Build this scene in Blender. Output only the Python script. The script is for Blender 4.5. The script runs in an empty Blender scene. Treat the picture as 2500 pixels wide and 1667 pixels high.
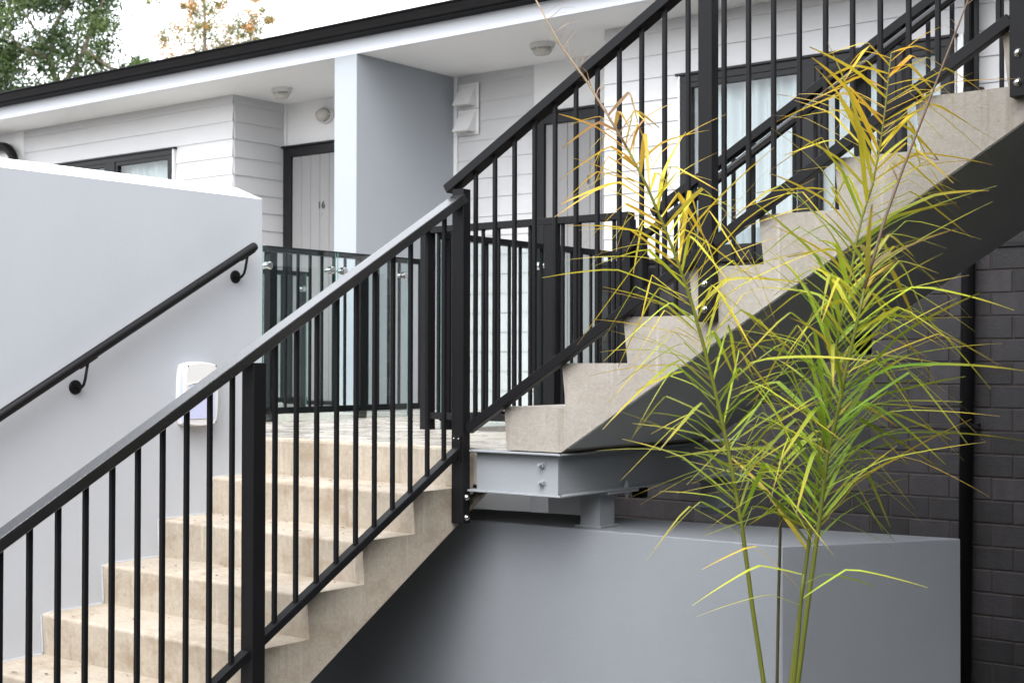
import bpy, bmesh, math, random
from mathutils import Vector, Matrix
import numpy as np

rnd = random.Random(11)
scene = bpy.context.scene
col = scene.collection
V = Vector

# ------------------------------------------------------------------ camera, sky, sun, exposure
EYE = 0.3666
YAW, PITCH, ROLL = 0.661376, 0.014545, 0.001817
cam_data = bpy.data.cameras.new('camera')
cam = bpy.data.objects.new('camera', cam_data)
col.objects.link(cam)
fw = V((-math.sin(YAW)*math.cos(PITCH), math.cos(YAW)*math.cos(PITCH), math.sin(PITCH)))
rt = V((math.cos(YAW), math.sin(YAW), 0))
up = rt.cross(fw)
r2 = math.cos(ROLL)*rt + math.sin(ROLL)*up
u2 = -math.sin(ROLL)*rt + math.cos(ROLL)*up
cam.matrix_world = Matrix(((r2.x, u2.x, -fw.x, 0), (r2.y, u2.y, -fw.y, 0), (r2.z, u2.z, -fw.z, EYE), (0, 0, 0, 1)))
cam_data.sensor_width = 22.3
cam_data.lens = 3428.7/2500*22.3
cam_data.clip_start = 0.05
cam_data.clip_end = 2000
cam_data.dof.use_dof = True
cam_data.dof.focus_distance = 5.2
cam_data.dof.aperture_fstop = 4.0
scene.camera = cam

SUN_EL, SUN_DIR = 50, V((0.32, -0.66, 0))          # towards the brightest part of the cloud, high on the right
sun_data = bpy.data.lights.new('sun', 'SUN')
sun_data.energy = 0.5
sun_data.angle = math.radians(50)
sun_data.color = (1.0, 0.965, 0.92)
sun = bpy.data.objects.new('sun', sun_data)
col.objects.link(sun)
sd = SUN_DIR.normalized()*math.cos(math.radians(SUN_EL)) + V((0, 0, math.sin(math.radians(SUN_EL))))
sun.rotation_euler = sd.to_track_quat('Z', 'Y').to_euler()
sun.location = (0, 0, 20)

world = bpy.data.worlds.new('World')
scene.world = world
world.use_nodes = True
wn = world.node_tree
bg = wn.nodes['Background']
sky = wn.nodes.new('ShaderNodeTexSky')
sky.sky_type = 'NISHITA'
sky.sun_disc = False
sky.sun_elevation = math.radians(SUN_EL)
sky.sun_rotation = math.atan2(SUN_DIR.x, SUN_DIR.y)
sky.air_density = 1.0
sky.dust_density = 3.0
hs = wn.nodes.new('ShaderNodeHueSaturation')
hs.inputs['Saturation'].default_value = 0.22
hs.inputs['Value'].default_value = 7.0       # bright cloud cover
wn.links.new(sky.outputs[0], hs.inputs['Color'])
cloud = wn.nodes.new('ShaderNodeMix')            # even cloud layer over the clear-sky gradient
cloud.data_type = 'RGBA'
cloud.inputs[0].default_value = 0.62
cloud.inputs[7].default_value = (10.3, 10.6, 11.0, 1)
wn.links.new(hs.outputs[0], cloud.inputs[6])
wn.links.new(cloud.outputs[2], bg.inputs['Color'])
bg.inputs['Strength'].default_value = 0.15

scene.view_settings.view_transform = 'Standard'
scene.view_settings.look = 'None'
scene.view_settings.gamma = 1
scene.view_settings.exposure = 0.38
scene.view_settings.use_curve_mapping = False

# ------------------------------------------------------------------ materials
def mat(name, color, rough=0.6, var=0.0, vscale=3.0, bump=0.0, bscale=200.0, spec=0.5, metal=0.0, stretch=None,
        color2=None, detail=6.0, coat=0.0, objvar=0.0):
    m = bpy.data.materials.new(name)
    m.use_nodes = True
    n, l = m.node_tree.nodes, m.node_tree.links
    b = n['Principled BSDF']
    b.inputs['Roughness'].default_value = rough
    b.inputs['Specular IOR Level'].default_value = spec
    b.inputs['Metallic'].default_value = metal
    b.inputs['Coat Weight'].default_value = coat
    c4 = (*color, 1)
    b.inputs['Base Color'].default_value = c4
    geo = n.new('ShaderNodeNewGeometry')
    src = geo.outputs['Position']
    if stretch:
        mp = n.new('ShaderNodeMapping')
        mp.inputs['Scale'].default_value = stretch
        l.new(src, mp.inputs['Vector'])
        src = mp.outputs[0]
    out = None
    if var > 0 or color2:
        t = n.new('ShaderNodeTexNoise')
        t.inputs['Scale'].default_value = vscale
        t.inputs['Detail'].default_value = detail
        t.inputs['Roughness'].default_value = 0.62
        l.new(src, t.inputs['Vector'])
        r = n.new('ShaderNodeValToRGB')
        r.color_ramp.elements[0].position = 0.32
        r.color_ramp.elements[1].position = 0.68
        lo = color2 or tuple(c*(1-var) for c in color)
        r.color_ramp.elements[0].color = (*lo, 1)
        r.color_ramp.elements[1].color = c4
        l.new(t.outputs['Fac'], r.inputs[0])
        out = r.outputs[0]
    if objvar > 0:
        oi = n.new('ShaderNodeObjectInfo')
        mr = n.new('ShaderNodeMapRange')
        mr.inputs['To Min'].default_value = 1-objvar
        mr.inputs['To Max'].default_value = 1+objvar
        l.new(oi.outputs['Random'], mr.inputs['Value'])
        mx = n.new('ShaderNodeMix'); mx.data_type = 'RGBA'; mx.blend_type = 'MULTIPLY'
        mx.inputs[0].default_value = 1
        if out: l.new(out, mx.inputs[6])
        else: mx.inputs[6].default_value = c4
        l.new(mr.outputs[0], mx.inputs[7])
        out = mx.outputs[2]
    if out: l.new(out, b.inputs['Base Color'])
    if bump > 0:
        t2 = n.new('ShaderNodeTexNoise')
        t2.inputs['Scale'].default_value = bscale
        t2.inputs['Detail'].default_value = 4
        l.new(geo.outputs['Position'], t2.inputs['Vector'])
        bp = n.new('ShaderNodeBump')
        bp.inputs['Strength'].default_value = bump
        bp.inputs['Distance'].default_value = 0.004
        l.new(t2.outputs['Fac'], bp.inputs['Height'])
        l.new(bp.outputs[0], b.inputs['Normal'])
    return m

def concrete(name, color, stain, stain_amt=0.8, rough=0.8):
    """cast concrete: blotches, vertical runs, brown dirt patches and pin holes"""
    m = bpy.data.materials.new(name)
    m.use_nodes = True
    n, l = m.node_tree.nodes, m.node_tree.links
    b = n['Principled BSDF']
    b.inputs['Roughness'].default_value = rough
    geo = n.new('ShaderNodeNewGeometry')
    pos = geo.outputs['Position']
    def noise(scale, sx=(1, 1, 1), det=6, ro=0.6):
        mp = n.new('ShaderNodeMapping'); mp.inputs['Scale'].default_value = sx
        l.new(pos, mp.inputs['Vector'])
        t = n.new('ShaderNodeTexNoise'); t.inputs['Scale'].default_value = scale
        t.inputs['Detail'].default_value = det; t.inputs['Roughness'].default_value = ro
        l.new(mp.outputs[0], t.inputs['Vector'])
        return t.outputs['Fac']
    def ramp(f, a, b_, ca=(0, 0, 0, 1), cb=(1, 1, 1, 1)):
        r = n.new('ShaderNodeValToRGB')
        r.color_ramp.elements[0].position = a; r.color_ramp.elements[1].position = b_
        r.color_ramp.elements[0].color = ca; r.color_ramp.elements[1].color = cb
        l.new(f, r.inputs[0]); return r.outputs[0]
    def mixc(f, a, b_, mode='MIX'):
        x = n.new('ShaderNodeMix'); x.data_type = 'RGBA'; x.blend_type = mode
        for i, s in ((0, f), (6, a), (7, b_)):
            if isinstance(s, (float, int)): x.inputs[i].default_value = s
            elif isinstance(s, tuple): x.inputs[i].default_value = s
            else: l.new(s, x.inputs[i])
        return x.outputs[2]
    base = ramp(noise(2.2), 0.3, 0.7, (*[c*0.82 for c in color], 1), (*[min(1, c*1.1) for c in color], 1))
    fine = ramp(noise(60, det=3), 0.3, 0.75, (0.86, 0.86, 0.86, 1), (1.06, 1.06, 1.06, 1))
    c = mixc(1.0, base, fine, 'MULTIPLY')
    runs = ramp(noise(26, (1, 1, 0.06), 4), 0.56, 0.72, (1, 1, 1, 1), (0.80, 0.77, 0.73, 1))
    c = mixc(0.9, c, runs, 'MULTIPLY')
    pale = ramp(noise(34, (1, 1, 0.05), 3), 0.62, 0.74)
    pm = n.new('ShaderNodeMath'); pm.operation = 'MULTIPLY'; pm.inputs[1].default_value = 0.25
    l.new(pale, pm.inputs[0])
    c = mixc(pm.outputs[0], c, (0.72, 0.70, 0.66, 1))
    st = ramp(noise(3.4, (1, 1, 1.6), 9, 0.72), 0.50, 0.68)
    sm = n.new('ShaderNodeMath'); sm.operation = 'MULTIPLY'; sm.inputs[1].default_value = stain_amt
    l.new(st, sm.inputs[0])
    c = mixc(sm.outputs[0], c, (*stain, 1))
    pits = ramp(noise(120, det=2), 0.25, 0.31, (0.45, 0.42, 0.38, 1), (1, 1, 1, 1))
    c = mixc(0.6, c, pits, 'MULTIPLY')
    l.new(c, b.inputs['Base Color'])
    bp = n.new('ShaderNodeBump'); bp.inputs['Strength'].default_value = 0.35; bp.inputs['Distance'].default_value = 0.006
    add = n.new('ShaderNodeMath'); add.operation = 'ADD'
    l.new(noise(14), add.inputs[0]); l.new(noise(160, det=3), add.inputs[1])
    l.new(add.outputs[0], bp.inputs['Height'])
    l.new(bp.outputs[0], b.inputs['Normal'])
    return m

M = {}
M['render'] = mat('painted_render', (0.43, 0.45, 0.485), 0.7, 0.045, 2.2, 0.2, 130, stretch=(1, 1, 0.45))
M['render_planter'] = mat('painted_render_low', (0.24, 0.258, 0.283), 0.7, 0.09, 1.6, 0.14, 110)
M['partition'] = mat('partition_paint', (0.325, 0.350, 0.380), 0.7, 0.03, 2.0, 0.12, 160)
M['board'] = mat('white_board_paint', (0.56, 0.56, 0.57), 0.5, 0.03, 5, 0.05, 90)
M['white'] = mat('white_paint', (0.78, 0.78, 0.785), 0.55, 0.02, 3)
M['fascia'] = mat('fascia_paint', (0.60, 0.625, 0.675), 0.5, 0.03, 3)
M['steel'] = mat('galvanised_paint', (0.27, 0.288, 0.31), 0.45, 0.07, 5, 0.1, 60)
M['rail'] = mat('black_powder_coat', (0.0078, 0.0078, 0.0088), 0.45, 0.2, 8, 0.10, 300, spec=0.16)
M['rail_gloss'] = mat('black_gloss_tube', (0.0078, 0.0078, 0.0088), 0.25, spec=0.5)
M['frame'] = mat('black_aluminium', (0.012, 0.012, 0.0135), 0.42, 0.15, 6, spec=0.25)
M['gutter'] = mat('dark_gutter', (0.007, 0.0066, 0.007), 0.5, 0.3, 30, 0.05, 80, stretch=(0.25, 1, 1), spec=0.04)
M['door'] = mat('grey_door_paint', (0.235, 0.233, 0.235), 0.5, 0.04, 5)
M['stainless'] = mat('stainless', (0.62, 0.62, 0.62), 0.18, metal=1.0)
M['brick'] = mat('dark_brick', (0.0275, 0.0245, 0.0270), 0.65, 0.4, 14, 0.5, 70, objvar=0.42, stretch=(1, 1, 0.5))
M['mortar'] = mat('brick_mortar', (0.048, 0.038, 0.037), 0.9, 0.3, 30, 0.4, 150)
M['dark'] = mat('dark_recess', (0.02, 0.02, 0.02), 0.9, 0.2, 3)
M['roof'] = mat('dark_roof', (0.03, 0.03, 0.032), 0.5, 0.2, 2)
M['ground'] = mat('dark_ground', (0.075, 0.072, 0.066), 0.9, 0.4, 0.8, 0.5, 30)
M['plaster_grey'] = mat('grey_plaster', (0.33, 0.34, 0.35), 0.8, 0.1, 2, 0.2, 60)
M['lamp_white'] = mat('lamp_white_plastic', (0.66, 0.66, 0.655), 0.35)
M['lamp_lilac'] = mat('lamp_lilac_plastic', (0.50, 0.53, 0.73), 0.3)
M['lamp_glass'] = mat('lamp_beige_lens', (0.50, 0.48, 0.44), 0.25, 0.15, 30)
M['number'] = mat('number_black', (0.03, 0.03, 0.03), 0.5)
M['curtain'] = mat('sheer_curtain', (0.44, 0.475, 0.495), 0.9)
M['bark'] = mat('pale_bark', (0.30, 0.25, 0.19), 0.85, 0.4, 6, 0.5, 20)
M['sealant'] = mat('grey_sealant', (0.43, 0.45, 0.47), 0.6, 0.15, 20)
M['soil'] = mat('soil', (0.05, 0.04, 0.03), 0.95, 0.4, 8, 0.8, 30)
M['conc_low'] = concrete('stair_concrete', (0.435, 0.382, 0.312), (0.20, 0.135, 0.07), 0.55)
M['conc_up'] = concrete('upper_stair_concrete', (0.315, 0.29, 0.256), (0.25, 0.215, 0.17), 0.3)

def wet_rail():
    """black paint beaded all over with raindrops"""
    m = mat('wet_black_coat', (0.014, 0.014, 0.0155), 0.32, 0.2, 8, spec=0.3)
    n, l = m.node_tree.nodes, m.node_tree.links
    b = n['Principled BSDF']
    geo = n.new('ShaderNodeNewGeometry')
    vo = n.new('ShaderNodeTexVoronoi'); vo.inputs['Scale'].default_value = 140
    l.new(geo.outputs['Position'], vo.inputs['Vector'])
    r = n.new('ShaderNodeValToRGB')
    r.color_ramp.elements[0].position = 0.15; r.color_ramp.elements[0].color = (1, 1, 1, 1)
    r.color_ramp.elements[1].position = 0.55; r.color_ramp.elements[1].color = (0, 0, 0, 1)
    l.new(vo.outputs['Distance'], r.inputs[0])
    bp = n.new('ShaderNodeBump'); bp.inputs['Strength'].default_value = 0.3; bp.inputs['Distance'].default_value = 0.002
    l.new(r.outputs[0], bp.inputs['Height'])
    l.new(bp.outputs[0], b.inputs['Normal'])
    b.inputs['Coat Weight'].default_value = 0.8
    b.inputs['Coat Roughness'].default_value = 0.2
    b.inputs['Coat IOR'].default_value = 1.75
    l.new(bp.outputs[0], b.inputs['Coat Normal'])
    return m
M['wet_rail'] = wet_rail()

def wet_concrete():
    """smooth concrete under a broken film of rain water"""
    m = mat('wet_landing', (0.50, 0.475, 0.44), 0.3, 0.1, spec=0.5, color2=(0.37, 0.335, 0.28), vscale=4)
    n, l = m.node_tree.nodes, m.node_tree.links
    b = n['Principled BSDF']
    geo = n.new('ShaderNodeNewGeometry')
    t = n.new('ShaderNodeTexNoise'); t.inputs['Scale'].default_value = 5; t.inputs['Detail'].default_value = 4
    l.new(geo.outputs['Position'], t.inputs['Vector'])
    r = n.new('ShaderNodeValToRGB')
    r.color_ramp.elements[0].position = 0.40; r.color_ramp.elements[0].color = (0.18, 0.18, 0.18, 1)
    r.color_ramp.elements[1].position = 0.62; r.color_ramp.elements[1].color = (0.42, 0.42, 0.42, 1)
    l.new(t.outputs['Fac'], r.inputs[0])
    l.new(r.outputs[0], b.inputs['Roughness'])
    bp = n.new('ShaderNodeBump'); bp.inputs['Strength'].default_value = 0.05; bp.inputs['Distance'].default_value = 0.01
    t2 = n.new('ShaderNodeTexNoise'); t2.inputs['Scale'].default_value = 16; t2.inputs['Detail'].default_value = 2
    l.new(geo.outputs['Position'], t2.inputs['Vector'])
    l.new(t2.outputs['Fac'], bp.inputs['Height'])
    l.new(bp.outputs[0], b.inputs['Normal'])
    return m
M['wet'] = wet_concrete()

def glass(name, tint, gloss=1.0):
    m = bpy.data.materials.new(name)
    m.use_nodes = True
    n, l = m.node_tree.nodes, m.node_tree.links
    n.remove(n['Principled BSDF'])
    out = n['Material Output']
    tr = n.new('ShaderNodeBsdfTransparent'); tr.inputs[0].default_value = (*tint, 1)
    gl = n.new('ShaderNodeBsdfGlossy'); gl.inputs['Roughness'].default_value = 0.015
    fr = n.new('ShaderNodeLayerWeight'); fr.inputs['Blend'].default_value = 0.5
    p5 = n.new('ShaderNodeMath'); p5.operation = 'POWER'; p5.inputs[1].default_value = 4.5
    l.new(fr.outputs['Facing'], p5.inputs[0])
    mu = n.new('ShaderNodeMath'); mu.operation = 'MULTIPLY_ADD'
    mu.inputs[1].default_value = 0.95*gloss; mu.inputs[2].default_value = 0.045*gloss
    l.new(p5.outputs[0], mu.inputs[0])
    mx = n.new('ShaderNodeMixShader')
    l.new(mu.outputs[0], mx.inputs[0]); l.new(tr.outputs[0], mx.inputs[1]); l.new(gl.outputs[0], mx.inputs[2])
    l.new(mx.outputs[0], out.inputs['Surface'])
    return m
M['glass'] = glass('balustrade_glass', (0.915, 0.958, 0.952))
M['pane'] = glass('window_glass', (0.93, 0.955, 0.955), 1.0)
M['glass_edge'] = mat('glass_edge', (0.10, 0.21, 0.185), 0.12)

def leaf_mat(name, use_obj=True, color=(0.2, 0.3, 0.03)):
    m = bpy.data.materials.new(name)
    m.use_nodes = True
    n, l = m.node_tree.nodes, m.node_tree.links
    b = n['Principled BSDF']
    b.inputs['Roughness'].default_value = 0.42
    b.inputs['Specular IOR Level'].default_value = 0.4
    out = n['Material Output']
    if use_obj:
        oi = n.new('ShaderNodeObjectInfo')
        at = n.new('ShaderNodeAttribute'); at.attribute_name = 'along'
        # leaf ages from its tip: green/yellow body, orange then brown end
        r = n.new('ShaderNodeValToRGB')
        e = r.color_ramp.elements
        e[0].position = 0.0; e[0].color = (0, 0, 0, 1)
        e[1].position = 1.0; e[1].color = (1, 1, 1, 1)
        nz = n.new('ShaderNodeTexNoise'); nz.inputs['Scale'].default_value = 9; nz.inputs['Detail'].default_value = 3
        geo = n.new('ShaderNodeNewGeometry')
        l.new(geo.outputs['Position'], nz.inputs['Vector'])
        ad = n.new('ShaderNodeMath'); ad.operation = 'MULTIPLY_ADD'
        ad.inputs[1].default_value = 0.22; ad.inputs[2].default_value = -0.11
        l.new(nz.outputs['Fac'], ad.inputs[0])
        sm = n.new('ShaderNodeMath'); sm.operation = 'ADD'
        l.new(at.outputs['Fac'], sm.inputs[0]); l.new(ad.outputs[0], sm.inputs[1])
        def ramp(a, bb):
            q = n.new('ShaderNodeMapRange'); q.inputs['From Min'].default_value = a; q.inputs['From Max'].default_value = bb
            l.new(sm.outputs[0], q.inputs['Value']); return q.outputs[0]
        def mixc(f, a, bb):
            x = n.new('ShaderNodeMix'); x.data_type = 'RGBA'
            l.new(f, x.inputs[0])
            for i, s in ((6, a), (7, bb)):
                if isinstance(s, tuple): x.inputs[i].default_value = s
                else: l.new(s, x.inputs[i])
            return x.outputs[2]
        c = mixc(ramp(0.45, 0.85), oi.outputs['Color'], (0.52, 0.36, 0.03, 1))
        c2 = mixc(ramp(0.86, 0.95), c, (0.20, 0.10, 0.045, 1))
        # share of ageing is stored per leaf in the colour's alpha
        x = n.new('ShaderNodeMix'); x.data_type = 'RGBA'
        l.new(oi.outputs['Alpha'], x.inputs[0]); l.new(oi.outputs['Color'], x.inputs[6]); l.new(c2, x.inputs[7])
        # small freckles
        sp = n.new('ShaderNodeTexNoise'); sp.inputs['Scale'].default_value = 90; sp.inputs['Detail'].default_value = 2
        l.new(geo.outputs['Position'], sp.inputs['Vector'])
        q = n.new('ShaderNodeMapRange'); q.inputs['From Min'].default_value = 0.70; q.inputs['From Max'].default_value = 0.76
        l.new(sp.outputs['Fac'], q.inputs['Value'])
        cc = mixc(q.outputs[0], x.outputs[2], (0.22, 0.12, 0.03, 1))
        l.new(cc, b.inputs['Base Color'])
        csrc = cc
    else:
        b.inputs['Base Color'].default_value = (*color, 1)
        geo = n.new('ShaderNodeNewGeometry')
        nz = n.new('ShaderNodeTexNoise'); nz.inputs['Scale'].default_value = 2.2; nz.inputs['Detail'].default_value = 3
        l.new(geo.outputs['Position'], nz.inputs['Vector'])
        r = n.new('ShaderNodeValToRGB')
        r.color_ramp.elements[0].position = 0.35; r.color_ramp.elements[0].color = (*[c*0.6 for c in color], 1)
        r.color_ramp.elements[1].position = 0.65; r.color_ramp.elements[1].color = (*[min(1, c*1.35) for c in color], 1)
        l.new(nz.outputs['Fac'], r.inputs[0])
        l.new(r.outputs[0], b.inputs['Base Color'])
        csrc = r.outputs[0]
    tl = n.new('ShaderNodeBsdfTranslucent')
    l.new(csrc, tl.inputs['Color'])
    mx = n.new('ShaderNodeMixShader'); mx.inputs[0].default_value = 0.40
    l.new(b.outputs[0], mx.inputs[1]); l.new(tl.outputs[0], mx.inputs[2])
    l.new(mx.outputs[0], out.inputs['Surface'])
    return m
M['leaf'] = leaf_mat('palm_leaflet')
M['rachis'] = leaf_mat('palm_stem')
M['leaf_dark'] = leaf_mat('evergreen_leaf', False, (0.045, 0.078, 0.028))
M['leaf_mid'] = leaf_mat('evergreen_leaf_light', False, (0.10, 0.15, 0.045))
M['leaf_olive'] = leaf_mat('olive_leaf', False, (0.20, 0.22, 0.07))
M['leaf_orange'] = leaf_mat('orange_blossom', False, (0.56, 0.29, 0.09))

# ------------------------------------------------------------------ object helpers
WL = {}      # world position of every object made

def thing(name, label, cat, loc=(0, 0, 0), group=None):
    o = bpy.data.objects.new(name, None)
    o.empty_display_size = 0.1
    o.location = loc
    col.objects.link(o)
    o['label'] = label; o['category'] = cat
    if group: o['group'] = group
    WL[o.name] = V(loc)
    return o

def link(name, me, loc, parent):
    o = bpy.data.objects.new(name, me)
    col.objects.link(o)
    if parent:
        o.parent = parent
        o.location = V(loc) - WL[parent.name]
    else:
        o.location = loc
    WL[o.name] = V(loc)
    return o

def part(name, bm, m, parent=None, label=None, smooth=False, origin=None):
    """bm in world coordinates -> one mesh object with its origin at its centre"""
    lo = V((1e9,)*3); hi = V((-1e9,)*3)
    for v in bm.verts:
        for i in range(3):
            lo[i] = min(lo[i], v.co[i]); hi[i] = max(hi[i], v.co[i])
    c = V(origin) if origin else (lo+hi)/2
    for v in bm.verts: v.co -= c
    me = bpy.data.meshes.new(name)
    bm.normal_update()
    bm.to_mesh(me); bm.free()
    for x in (m if isinstance(m, (list, tuple)) else [m]): me.materials.append(x)
    if smooth:
        for p in me.polygons: p.use_smooth = True
    o = link(name, me, c, parent)
    if label: o['label'] = label
    return o

def again(o, loc, parent, label=None):
    """another object with the same mesh"""
    c = o.copy()
    col.objects.link(c)
    c.parent = parent
    c.location = V(loc) - (WL[parent.name] if parent else V((0, 0, 0)))
    WL[c.name] = V(loc)
    if label: c['label'] = label
    return c

def tag(o, label, cat, group=None):
    o['label'] = label; o['category'] = cat
    if group: o['group'] = group
    return o

def structure(o):
    o['kind'] = 'structure'
    return o

def box(x0, x1, y0, y1, z0, z1, bev=0.0, seg=1, bm=None):
    bm = bm or bmesh.new()
    r = bmesh.ops.create_cube(bm, size=1)
    vs = r['verts']
    for v in vs:
        v.co = V(((x0+x1)/2+v.co.x*(x1-x0), (y0+y1)/2+v.co.y*(y1-y0), (z0+z1)/2+v.co.z*(z1-z0)))
    if bev:
        es = list({e for v in vs for e in v.link_edges})
        bmesh.ops.bevel(bm, geom=es, offset=bev, segments=seg, affect='EDGES', profile=0.6)
    return bm

def prism(poly, axis, a0, a1, bev=0.0, bm=None):
    """poly: 2-D outline; axis 'x': poly is (y,z); 'y': (x,z); 'z': (x,y)"""
    bm = bm or bmesh.new()
    def P(p, a):
        return V((a, p[0], p[1])) if axis == 'x' else V((p[0], a, p[1])) if axis == 'y' else V((p[0], p[1], a))
    A = [bm.verts.new(P(p, a0)) for p in poly]
    B = [bm.verts.new(P(p, a1)) for p in poly]
    n = len(poly)
    fs = [bm.faces.new(A), bm.faces.new(B[::-1])]
    for i in range(n):
        j = (i+1) % n
        fs.append(bm.faces.new((A[j], A[i], B[i], B[j])))
    bmesh.ops.recalc_face_normals(bm, faces=fs)
    if bev:
        es = list({e for v in A+B for e in v.link_edges})
        bmesh.ops.bevel(bm, geom=es, offset=bev, segments=1, affect='EDGES')
    return bm

def bar(p0, p1, w, h, side, bev=0.002, bm=None):
    """rectangular bar p0->p1; side = direction of its width w; h across"""
    bm = bm or bmesh.new()
    p0, p1 = V(p0), V(p1)
    d = (p1-p0).normalized()
    s = (V(side) - d*V(side).dot(d)).normalized()
    u = s.cross(d)
    vs = []
    for p in (p0, p1):
        for a, b in ((-1, -1), (1, -1), (1, 1), (-1, 1)):
            vs.append(bm.verts.new(p + s*(a*w/2) + u*(b*h/2)))
    fs = [bm.faces.new(vs[0:4]), bm.faces.new(vs[4:8][::-1])]
    for i in range(4):
        j = (i+1) % 4
        fs.append(bm.faces.new((vs[j], vs[i], vs[4+i], vs[4+j])))
    bmesh.ops.recalc_face_normals(bm, faces=fs)
    if bev:
        bmesh.ops.bevel(bm, geom=list({e for v in vs for e in v.link_edges}), offset=bev, segments=1, affect='EDGES')
    return bm

def tube(pts, rad, seg=10, bm=None, cap=True):
    bm = bm or bmesh.new()
    pts = [V(p) for p in pts]
    rads = rad if isinstance(rad, (list, tuple)) else [rad]*len(pts)
    rings = []
    n = None
    for i, p in enumerate(pts):
        d = (pts[min(i+1, len(pts)-1)] - pts[max(i-1, 0)]).normalized()
        if n is None:
            n = d.orthogonal().normalized()
        else:
            n = (n - d*n.dot(d)).normalized()
        b = d.cross(n)
        rings.append([bm.verts.new(p + (n*math.cos(2*math.pi*k/seg) + b*math.sin(2*math.pi*k/seg))*rads[i]) for k in range(seg)])
    for i in range(len(rings)-1):
        for k in range(seg):
            j = (k+1) % seg
            bm.faces.new((rings[i][k], rings[i][j], rings[i+1][j], rings[i+1][k]))
    if cap:
        bm.faces.new(rings[0][::-1]); bm.faces.new(rings[-1])
    return bm

def lathe(c, axis, prof, seg=20, sx=1.0, sy=1.0, bm=None):
    """prof: (radius, height along axis) from base; axis = unit vector"""
    bm = bm or bmesh.new()
    a = V(axis).normalized()
    n = V((0, 0, 1)) if abs(a.z) < 0.9 else V((1, 0, 0))
    n = (n - a*n.dot(a)).normalized()
    b = a.cross(n)
    rings = [[bm.verts.new(V(c) + a*h + n*(r*sx*math.cos(2*math.pi*k/seg)) + b*(r*sy*math.sin(2*math.pi*k/seg))) for k in range(seg)] for r, h in prof]
    for i in range(len(rings)-1):
        for k in range(seg):
            j = (k+1) % seg
            bm.faces.new((rings[i][k], rings[i][j], rings[i+1][j], rings[i+1][k]))
    bm.faces.new(rings[0][::-1]); bm.faces.new(rings[-1])
    bmesh.ops.recalc_face_normals(bm, faces=bm.faces[:])
    return bm

def dome_bolt(c, axis, r=0.013, m=None, parent=None, name='bolt'):
    return part(name, lathe(c, axis, [(r*1.15, 0), (r*1.15, r*0.25), (r, r*0.3), (r*0.86, r*0.65), (r*0.5, r*0.98), (r*0.12, r*1.1)], 12), m or M['stainless'], parent, smooth=True)

def hex_bolt(c, axis, parent, r=0.013, shank=0.03):
    bm = lathe(c, axis, [(r*1.45, 0), (r*1.45, 0.003)], 14)
    lathe(V(c)+V(axis)*0.003, axis, [(r*1.1, 0), (r*1.1, 0.012)], 6, bm=bm)
    lathe(V(c)+V(axis)*0.015, axis, [(r*0.62, 0), (r*0.62, shank*0.6), (r*0.5, shank*0.68)], 10, bm=bm)
    return part('bolt', bm, M['steel'], parent)

def glass_panel(x0, x1, y0, y1, z0, z1, parent):
    bm = box(x0, x1, y0, y1, z0, z1)
    bm.normal_update()
    thin = min(range(3), key=lambda i: (x1-x0, y1-y0, z1-z0)[i])
    for f in bm.faces:
        f.material_index = 0 if abs(f.normal[thin]) > 0.9 else 1
    return part('glass_panel', bm, [M['glass'], M['glass_edge']], parent)

# ------------------------------------------------------------------ levels and planes of the place
GZ = -1.53                      # ground
H_UP, T_UP, X_UP = 0.181, 0.296, -3.622
H_LO, T_LO = 0.17, 0.297
Y_ST, Y_ST2 = 4.604, 5.80       # near and far side of the upper flight; also the landing's front edge
X_WALL, X_STR = -5.132, -3.866  # lower flight between side wall and open side
Y_W, Y_D = 7.90, 8.50           # window wall and door wall of the building
SOF = 2.62                      # soffit
X_R = 5.0                       # right end of what is built of the building
X_L = -14.0

# ------------------------------------------------------------------ ground
bm = bmesh.new()
bmesh.ops.create_grid(bm, x_segments=1, y_segments=1, size=300)
for v in bm.verts: v.co.z = GZ
g = structure(part('ground', bm, M['ground'], origin=(0, 0, GZ)))

# ------------------------------------------------------------------ lower flight of concrete steps
def nosing_profile(front, back, ztop, zlow_f, zlow_b, over=0.012, r=0.012, rise=0.17):
    """outline of one step in (run, z): front edge rounded, riser raked back under the nosing"""
    pts = [(front+over, zlow_f)]
    if ztop-rise > zlow_f+0.003: pts.append((front+over, ztop-rise))
    pts.append((front, ztop-r*1.2))
    for k in range(4):
        a = math.pi + (math.pi/2)*k/3*-1
        pts.append((front + r + r*math.cos(a), ztop - r + r*math.sin(a)))
    pts.append((back+over, ztop))
    pts.append((back+over, zlow_b))
    return pts

low = thing('lower_staircase', 'lower flight of stained cream concrete steps rising beside the pale grey wall', 'staircase', (-4.5, 3.5, GZ))
def low_soffit(y): return -0.352 + 0.600*(y-4.55)
for k in range(1, 9):
    yf = Y_ST - k*T_LO; yb = yf + T_LO
    zt = -k*H_LO
    lower = zt - H_LO
    zb = max(low_soffit(yb+0.012)+0.03, GZ+0.002)
    zf = max(min(low_soffit(yf+0.012)+0.03, lower+0.02), GZ+0.001)
    part('step', prism(nosing_profile(yf, yb, zt, zf, zb), 'x', X_WALL+0.0005, X_STR), M['conc_low'], low)
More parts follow.
